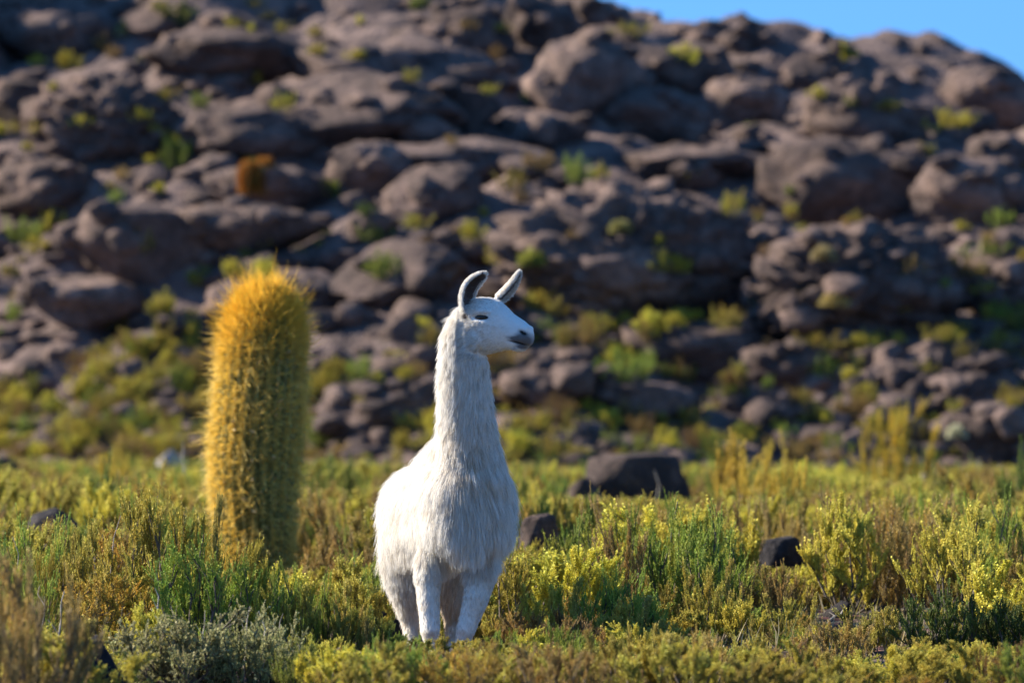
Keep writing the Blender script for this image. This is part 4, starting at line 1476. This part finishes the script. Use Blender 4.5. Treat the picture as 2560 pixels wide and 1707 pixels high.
def spline(pts, m_):
    pts = np.array(pts, float)
    t = np.concatenate([[0], np.cumsum(np.linalg.norm(np.diff(pts, axis=0), axis=1))])
    s_ = np.linspace(0, t[-1], m_)
    out = np.stack([np.interp(s_, t, pts[:, i]) for i in range(3)], 1)
    for _ in range(3):
        out[1:-1] = out[1:-1] * 0.5 + (out[:-2] + out[2:]) * 0.25
    return out

def llama():
    pieces = []
    # trunk of the body, from the breast back to the rump
    pieces.append(torso([(1084, 1155, -0.14, 30, 45), (1083, 1160, -0.11, 66, 84), (1080, 1152, -0.05, 90, 94), (1075, 1150, 0.06, 104, 98), (1060, 1150, 0.20, 107, 102),
                         (1035, 1148, 0.38, 108, 104), (1010, 1162, 0.55, 110, 104), (990, 1172, 0.72, 109, 106), (975, 1176, 0.88, 101, 104), (962, 1170, 1.02, 80, 100), (955, 1165, 1.10, 45, 60)]))
    # withers falling away from the neck to the back
    pieces.append(limb([(1068, 1000, 0.10, 40, 40), (1045, 1045, 0.24, 52, 60), (1015, 1090, 0.42, 62, 70), (985, 1140, 0.62, 70, 70), (965, 1190, 0.78, 60, 60)]))
    # neck
    pieces.append(limb([(1078, 1150, 0.06, 92, 70), (1079, 1110, 0.00, 88, 74), (1080, 1085, -0.01, 80, 72), (1080, 1055, -0.015, 70, 63), (1077, 1010, -0.04, 62, 54), (1074, 960, -0.07, 57, 52), (1070, 910, -0.09, 54.5, 50), (1067, 860, -0.11, 52.5, 48),
                        (1066, 815, -0.13, 50, 46), (1068, 775, -0.145, 46, 42), (1076, 735, -0.155, 36, 36)]))
    # fore legs
    pieces.append(limb([(1005, 1215, 0.14, 18, 26), (988, 1280, 0.10, 28, 33), (983, 1330, 0.06, 28, 31), (984, 1376, 0.04, 24.5, 27), (987, 1420, 0.03, 22.5, 25), (988, 1446, 0.02, 22.5, 26), (991, 1470, 0.03, 15.5, 18),
                        (994, 1495, 0.03, 13, 15), (995, 1505, 0.02, 15, 19), (995, 1514, 0.01, 16, 22), (995, 1520, 0.0, 14, 20)]))
    pieces.append(limb([(1112, 1210, 0.14, 18, 26), (1110, 1280, 0.10, 31, 33), (1102, 1330, 0.05, 31, 32), (1091, 1376, 0.02, 27, 28), (1077, 1420, 0.01, 21.5, 23), (1069, 1446, 0.0, 20.5, 23), (1062, 1470, 0.01, 15.5, 18),
                        (1056, 1495, 0.02, 13, 15), (1055, 1505, 0.01, 15, 19), (1054, 1514, 0.0, 16, 22), (1054, 1520, -0.01, 14, 20)]))
    # hind legs: thigh, hock, shank
    pieces.append(limb([(935, 1215, 0.86, 50, 70), (928, 1280, 0.82, 44, 62), (930, 1330, 0.84, 33, 44), (936, 1370, 0.90, 24, 30), (940, 1405, 0.95, 19, 24), (943, 1440, 0.94, 16, 19), (945, 1480, 0.90, 14, 16), (946, 1500, 0.88, 15, 20), (946, 1514, 0.86, 15, 22)]))
    pieces.append(limb([(1030, 1215, 0.88, 50, 70), (1036, 1280, 0.84, 42, 62), (1038, 1330, 0.86, 30, 44), (1040, 1370, 0.92, 22, 30), (1041, 1405, 0.97, 18, 24), (1040, 1440, 0.96, 15, 19), (1039, 1480, 0.92, 14, 16), (1038, 1500, 0.90, 15, 20), (1038, 1514, 0.88, 15, 22)]))
    # tail hanging down behind
    pieces.append(limb([(958, 1100, 1.10, 20, 18), (962, 1150, 1.17, 24, 20), (985, 1230, 1.18, 24, 18), (995, 1300, 1.16, 18, 14), (998, 1340, 1.15, 8, 8)]))
    pieces.append(head())
    # brow, cheek and jaw masses, lips and nostril wings on both sides
    for sd in (1, -1):
        pieces.append(ellipsoid(Hp(1122, 716, sd * 40), AX, np.array([23, 10, 8]) * LK))
        pieces.append(ellipsoid(Hp(1122, 741, sd * 40), AX, np.array([22, 9, 8]) * LK))
        pieces.append(ellipsoid(Hp(1095, 772, sd * 30), AX, np.array([34, 18, 36]) * LK))
        pieces.append(ellipsoid(Hp(1203, 772, sd * 15), AX, np.array([19, 11, 17]) * LK))
        pieces.append(ellipsoid(Hp(1212, 756, sd * 11), AX, np.array([9, 8, 8]) * LK))
    pieces.append(ellipsoid(Hp(1194, 797, 0), AX, np.array([19, 16, 11]) * LK))
    # near ear: rises, then bends over to the right; opens to the right and the camera
    e1 = spline([Hp(1082, 712, 30), Hp(1079, 690, 36), Hp(1083, 665, 37), Hp(1095, 646, 36), Hp(1112, 635, 35), Hp(1131, 629, 34)], 16)
    w1 = np.interp(np.linspace(0, 1, 16), [0, 0.25, 0.5, 0.75, 0.93, 1], [0.026, 0.043, 0.046, 0.036, 0.020, 0.008])
    F1 = unit(np.array([0.72, -0.69, -0.1])); F2 = unit(np.array([0.80, -0.50, -0.4]))
    pieces.append(ear(e1, w1, 1.40, F1))
    # far ear: straight, leaning forward
    e2 = spline([Hp(1113, 705, -34), Hp(1125, 684, -36), Hp(1145, 664, -38), Hp(1163, 642, -40), Hp(1176, 623, -41)], 16)
    w2 = np.interp(np.linspace(0, 1, 16), [0, 0.25, 0.5, 0.75, 0.93, 1], [0.024, 0.040, 0.040, 0.030, 0.018, 0.008])
    pieces.append(ear(e2, w2, 1.35, F2))
    V, F = [], []
    off = 0
    for v, f in pieces:
        V.append(v)
        F += [tuple(i + off for i in q) for q in f]
        off += len(v)
    V = np.concatenate(V)
    base = np.array([Lp(1020, 1516, 0)[0], 0.45, 0.0])
    V = V - base
    me = bpy.data.meshes.new('llama_raw')
    me.from_pydata([tuple(v) for v in V], [], F)
    bm = bmesh.new(); bm.from_mesh(me)
    bmesh.ops.recalc_face_normals(bm, faces=bm.faces)
    bm.to_mesh(me); bm.free()
    tmp = bpy.data.objects.new('llama_raw', me)
    COL.objects.link(tmp)
    rm = tmp.modifiers.new('r', 'REMESH'); rm.mode = 'VOXEL'; rm.voxel_size = 0.0052
    smo = tmp.modifiers.new('s', 'SMOOTH'); smo.factor = 0.5; smo.iterations = 5
    dg = bpy.context.evaluated_depsgraph_get()
    body = bpy.data.meshes.new_from_object(tmp.evaluated_get(dg))
    bpy.data.objects.remove(tmp)
    body.name = 'body'
    nv = len(body.vertices)
    co = np.empty(nv * 3, np.float32); body.vertices.foreach_get('co', co); co = co.reshape(-1, 3).astype(float)
    nr = np.empty(nv * 3, np.float32); body.vertices.foreach_get('normal', nr); nr = nr.reshape(-1, 3).astype(float)
    Wd = co + base
    # view coordinates of every vertex (as if lat = 0)
    dep = Wd[:, 1] - CAM_Y
    yd = (HOR - (Wd[:, 2] - CAM_Z) / (PX * dep)) / UP
    hc = Lp(HC[0], 745, HC[1])
    rel = Wd - hc
    hx = HC[0] + (rel @ HF) * math.cos(YAW) / LK       # head column
    lat = (rel @ HR) / LK
    headish = (yd < 830) & (hx > 1040)
    # skin features: nostril, mouth line, eye socket
    def blob(cx, cy, sx, sy, ang=0.0):
        dx, dy = hx - cx, yd - cy
        c, s_ = math.cos(ang), math.sin(ang)
        a_, b_ = dx * c + dy * s_, -dx * s_ + dy * c
        return np.exp(-((a_ / sx) ** 2 + (b_ / sy) ** 2)) * headish
    side = np.abs(lat) > 3
    nost = blob(1210, 764, 8.5, 3.6, 0.55) * side
    mouth = blob(1196, 788, 21, 2.4, 0.30)
    socket = blob(1122, 729, 17, 5.0, 0.06) * (np.abs(lat) > 20)
    disp = -0.009 * nost - 0.007 * mouth - 0.008 * socket
    co = co + nr * disp[:, None]
    body.vertices.foreach_set('co', np.ascontiguousarray(co, np.float32).ravel())
    white = np.array([0.80, 0.775, 0.735])
    col = np.repeat(white[None], nv, 0)
    def paint(w_, c):
        nonlocal col
        w_ = np.clip(w_, 0, 1)[:, None]
        col = col * (1 - w_) + np.array(c)[None] * w_
    muz = np.clip(blob(1208, 781, 23, 20, 0.3) * 2.2 - 0.55, 0, 1)
    muz = np.clip(muz + np.clip(blob(1190, 778, 22, 7, 0.25) * 1.6 - 0.6, 0, 1) + np.clip(blob(1200, 798, 20, 7, 0.1) * 1.3 - 0.55, 0, 1), 0, 1)
    paint(muz * 0.92, (0.075, 0.075, 0.085))
    paint(np.clip(nost * 2, 0, 1), (0.012, 0.010, 0.010))
    paint(np.clip(mouth * 1.7 - 0.2, 0, 1), (0.014, 0.012, 0.012))
    paint(np.clip(socket * 1.9 - 0.4, 0, 1), (0.03, 0.026, 0.028))
    paint(np.clip(blob(1091, 726, 6, 8) * 1.6 - 0.3, 0, 1) * (np.abs(lat) > 15), (0.10, 0.07, 0.055))
    # ears: dark skin inside the cup
    def inner(mid, facing):
        mid = mid - base
        d = np.linalg.norm(co[:, None, :] - mid[None], axis=2)
        k_ = d.argmin(1); dm = d.min(1)
        n_in = nr @ facing
        return (dm < 0.030) & (n_in > 0.15) & (k_ > 2) & (k_ < 15), dm
    cand_ = yd < 715
    in1 = np.zeros(nv, bool); in2 = np.zeros(nv, bool)
    idx = np.nonzero(cand_)[0]
    def inner_idx(mid, facing, rmax):
        m3 = mid - base
        d = np.linalg.norm(co[idx][:, None, :] - m3[None], axis=2)
        k_ = d.argmin(1); dm = d.min(1)
        return idx[(dm < rmax * np.interp(k_, [0, 4, 8, 12, 15], [0.7, 1, 1, 0.75, 0.4])) & ((nr[idx] @ facing) > 0.05) & (k_ > 1) & (k_ < 15)], idx[(dm < 0.05) & (k_ > 3)]
    i1, z1 = inner_idx(e1, F1, 0.040)
    i2, z2 = inner_idx(e2, F2, 0.026)
    ear_in = np.zeros(nv); ear_in[i1] = 1; ear_in[i2] = 0.55
    earz = np.zeros(nv); earz[z1] = 1; earz[z2] = 1
    paint(ear_in * 0.93, (0.06, 0.036, 0.032))
    # cream undersides of the wool
    set_col(body, col)
    body.polygons.foreach_set('use_smooth', np.ones(len(body.polygons), dtype=bool))
    body.update()
    m, n, out = mat_new('llama_skin')
    at = N(n, 'ShaderNodeAttribute', attribute_name='tint')
    b = N(n, 'ShaderNodeBsdfPrincipled', Roughness=0.75)
    b.inputs['Specular IOR Level'].default_value = 0.25
    n.links.new(at.outputs['Color'], b.inputs['Base Color'])
    nz = N(n, 'ShaderNodeTexNoise', Scale=220.0, Detail=3.0)
    bp = N(n, 'ShaderNodeBump', Strength=0.35, Distance=0.004)
    n.links.new(nz.outputs['Fac'], bp.inputs['Height'])
    n.links.new(bp.outputs[0], b.inputs['Normal'])
    n.links.new(b.outputs[0], out.inputs['Surface'])
    rt = empty('llama', tuple(base))
    tag(rt, 'white woolly llama standing among shrubs with its head turned sideways', 'llama')
    obj('body', body, m, rt)

    # eyes
    me_, ne, oe = mat_new('eye')
    be = N(ne, 'ShaderNodeBsdfPrincipled', Roughness=0.08)
    be.inputs['Base Color'].default_value = (0.012, 0.009, 0.008, 1)
    ne.links.new(be.outputs[0], oe.inputs['Surface'])
    for sd in (1, -1):
        v, f = ellipsoid(Hp(1123, 729.5, sd * 41.5) - base, AX, np.array([17.0, 6.5, 5.8]) * LK, 20, 12)
        em = bpy.data.meshes.new('eye'); em.from_pydata([tuple(q) for q in v], [], f)
        em.polygons.foreach_set('use_smooth', np.ones(len(em.polygons), dtype=bool))
        obj('eye', em, me_, rt)

    # wool: hair strands on the skin
    rng = np.random.default_rng(3)
    body.calc_loop_triangles()
    nt_ = len(body.loop_triangles)
    tv = np.empty(nt_ * 3, np.int32); body.loop_triangles.foreach_get('vertices', tv); tv = tv.reshape(-1, 3)
    A_, B_, C_ = co[tv[:, 0]], co[tv[:, 1]], co[tv[:, 2]]
    area = np.linalg.norm(np.cross(B_ - A_, C_ - A_), axis=1) / 2
    ty = yd[tv].mean(1); th = (headish[tv].mean(1) > 0.5) & (hx[tv].mean(1) > 1062)
    dens = np.where(ty > 1300, 2.0, 1.0) + np.where(th, 2.2, 0) + np.where(earz[tv].mean(1) > 0.3, 5.0, 0)
    bald = np.clip(muz + nost + mouth + socket * 2, 0, 1)
    dens = dens * np.where(bald[tv].mean(1) > 0.45, 0.12, 1) * np.where(ear_in[tv].mean(1) > 0.3, 0.18, 1)
    pw = area * dens; pw /= pw.sum()
    NS = 260000
    ti = rng.choice(nt_, NS, p=pw)
    u = rng.random(NS); v = rng.random(NS)
    sw = u + v > 1; u[sw] = 1 - u[sw]; v[sw] = 1 - v[sw]
    wgt = np.stack([1 - u - v, u, v], 1)
    lerp = lambda arr: (arr[tv[ti]] * (wgt[..., None] if arr.ndim == 2 else wgt)).sum(1)
    p0 = lerp(co); nn = unit(lerp(nr)); Y = lerp(yd); HX = lerp(hx); HB = lerp(headish.astype(float)); BL = lerp(bald); EZ = lerp(earz); EI = lerp(ear_in); dp = lerp(dep) - LD; CL = lerp(col)
    # lengths
    ln = np.interp(Y, [830, 900, 1000, 1080, 1200, 1270, 1300, 1335, 1400, 1520], [0.040, 0.050, 0.060, 0.075, 0.100, 0.085, 0.055, 0.024, 0.018, 0.010])
    back_part = dp > 0.45
    ln = np.where(back_part & (Y > 1290), np.interp(Y, [1290, 1380, 1430, 1520], [0.075, 0.055, 0.03, 0.012]), ln)
    isleg = (Y > 1318) & ~back_part
    head_w = np.clip((HX - 1062) / 30, 0, 1) * (HB > 0.5) * (Y < 822)
    hl = np.interp(HX, [1062, 1090, 1120, 1160, 1225], [0.034, 0.026, 0.015, 0.010, 0.005])
    hl = hl * np.interp(Y, [690, 730, 790, 815], [0.8, 0.7, 1.0, 1.3])
    ln = np.where(head_w > 0, hl, ln)
    ln = np.where(EZ > 0.5, 0.013, ln)
    ln = ln * rng.uniform(0.65, 1.25, NS)
    wp = p0 + base
    hemn = vnoise(wp[:, 0] * 22 + wp[:, 1] * 9, wp[:, 2] * 6, 51)
    ln = np.where((Y > 1170) & (Y < 1310) & (head_w <= 0), ln * (0.65 + 0.95 * hemn), ln)
    # combing
    down = np.array([0, 0, -1.0])
    bdir = unit(np.array([-0.22, 1.0, 0]))
    flow = np.repeat(down[None], NS, 0)
    flow = flow + np.where((Y < 1120) & back_part, 0.9, 0.0)[:, None] * bdir[None]
    flow = np.where((head_w > 0.3)[:, None], (-HF * 0.9 + down * 0.45)[None], flow)
    earup = (EZ > 0.5)
    flow = np.where(earup[:, None], np.array([0.45, 0, 1.0])[None], flow)
    # locks swirl a little
    q = (p0 + base) * 5.0
    swirl = np.stack([vnoise(q[:, 0] * 1.5 + q[:, 1], q[:, 2] * 0.7, 41), vnoise(q[:, 1] * 1.5, q[:, 2] * 0.7 + q[:, 0], 42), vnoise(q[:, 0], q[:, 2] * 1.1, 43)], 1) - 0.5
    flow = flow + swirl * np.where(head_w > 0.3, 0.3, 0.8)[:, None]
    tang = unit(flow - nn * (flow * nn).sum(1)[:, None])
    lift = np.where(isleg, 0.26, np.where(Y < 1060, 0.48, 0.36)) + rng.normal(0, 0.12, NS)
    lift = np.where(head_w > 0.3, 0.36 + rng.normal(0, 0.1, NS), lift)
    lift = np.where(earup, 0.9, lift)
    lift = np.where((nn[:, 2] < -0.2) & (head_w < 0.3) & ~earup, lift + 1.6 * np.clip(-nn[:, 2], 0, 1), lift)
    napew = (Y > 705) & (Y < 980) & (nn[:, 0] < -0.40) & ~earup
    lift = np.where(napew, 0.9 + 0.8 * rng.random(NS), lift)
    ln = np.where(napew & (head_w < 0.3), ln * rng.uniform(0.7, 1.5, NS), ln)
    # loose fly-away hairs
    fly = rng.random(NS) < 0.10
    lift = np.where(fly & ~(head_w > 0.3), lift + 0.45, lift)
    d0 = unit(tang + nn * lift[:, None] + rng.normal(0, 0.07, (NS, 3)))
    K = 6
    pts = np.zeros((NS, K, 3))
    pts[:, 0] = p0 - nn * 0.0015
    cur = d0.copy()
    for k in range(1, K):
        pts[:, k] = pts[:, k - 1] + cur * (ln / (K - 1))[:, None]
        g_ = np.where(earup | (head_w > 0.3), 0.0, 0.26)[:, None]
        cur = unit(cur + down[None] * g_ + tang * 0.10 + rng.normal(0, 0.05, (NS, 3)))
    # gather strands into locks
    ng = 14000
    gi = rng.choice(NS, ng, replace=False)
    kd = KDTree(ng)
    for a_, ii in enumerate(gi):
        kd.insert(p0[ii], a_)
    kd.balance()
    near = np.array([kd.find(p)[1] for p in p0])
    gsel = gi[near]
    cl = np.where(head_w > 0.3, 0.15, np.where(isleg, 0.25, 0.42)) * (~fly) * (~earup)
    same = np.linalg.norm(d0 - d0[gsel], axis=1) < 0.8
    cl = cl * same
    for k in range(1, K):
        f = (k / (K - 1)) ** 1.3 * cl
        off_t = pts[gsel, k] - p0[gsel] + p0[gsel]
        pts[:, k] = pts[:, k] * (1 - f[:, None]) + off_t * f[:, None]
    hc_ = bpy.data.hair_curves.new('wool')
    hc_.add_curves([K] * NS)
    hc_.attributes['position'].data.foreach_set('vector', np.ascontiguousarray(pts.reshape(-1, 3), np.float32).ravel())
    rad0 = np.where(head_w > 0.3, 0.0007, np.where(isleg, 0.0007, 0.0008)); rad0 = np.where(earup, 0.0006, rad0)
    rd = rad0[:, None] * np.linspace(1, 0.25, K)[None]
    ra = hc_.attributes.get('radius') or hc_.attributes.new('radius', 'FLOAT', 'POINT')
    ra.data.foreach_set('value', np.ascontiguousarray(rd, np.float32).ravel())
    # lock by lock cream to white; warm bounced light painted between the legs, creamier breast
    lock = rng.uniform(0, 1, ng)[near]
    wc = np.array([0.92, 0.895, 0.85])[None] * (1 - 0.10 * lock[:, None] ** 2)
    cream = np.clip(lock * 1.4 - 0.75, 0, 1) * 0.5
    breast = np.exp(-(((p0 + base)[:, 0] - Lp(1068, 1100, 0)[0]) / 0.10) ** 2 - ((Y - 1075) / 70) ** 2) * 0.5
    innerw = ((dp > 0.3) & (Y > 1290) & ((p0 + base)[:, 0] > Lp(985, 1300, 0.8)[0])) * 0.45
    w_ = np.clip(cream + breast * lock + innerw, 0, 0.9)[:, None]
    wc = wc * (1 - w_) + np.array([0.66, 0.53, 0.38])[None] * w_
    wc = wc * np.where(rng.random(NS) < np.where(head_w > 0.3, 0.35, 0.22), rng.uniform(0.58, 0.9, NS), 1.0)[:, None]
    wc = np.where((BL > 0.3)[:, None] | ((CL.mean(1) < 0.5) & (EI < 0.3))[:, None], CL, wc)
    wc = np.where((EI > 0.3)[:, None], np.array([0.22, 0.17, 0.15])[None], wc)
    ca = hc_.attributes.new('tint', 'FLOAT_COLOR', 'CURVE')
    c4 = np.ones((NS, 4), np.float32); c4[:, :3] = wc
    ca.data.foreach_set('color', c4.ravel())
    m, n, out = mat_new('llama_wool')
    at = N(n, 'ShaderNodeAttribute', attribute_name='tint')
    df = N(n, 'ShaderNodeBsdfDiffuse')
    tr = N(n, 'ShaderNodeBsdfTranslucent')
    n.links.new(at.outputs['Color'], df.inputs['Color']); n.links.new(at.outputs['Color'], tr.inputs['Color'])
    mx = N(n, 'ShaderNodeMixShader', Fac=0.35)
    n.links.new(df.outputs[0], mx.inputs[1]); n.links.new(tr.outputs[0], mx.inputs[2])
    n.links.new(mx.outputs[0], out.inputs['Surface'])
    hc_.materials.append(m)
    wo = bpy.data.objects.new('wool', hc_)
    COL.objects.link(wo)
    wo.parent = rt
    wo['kind'] = 'stuff'
llama()
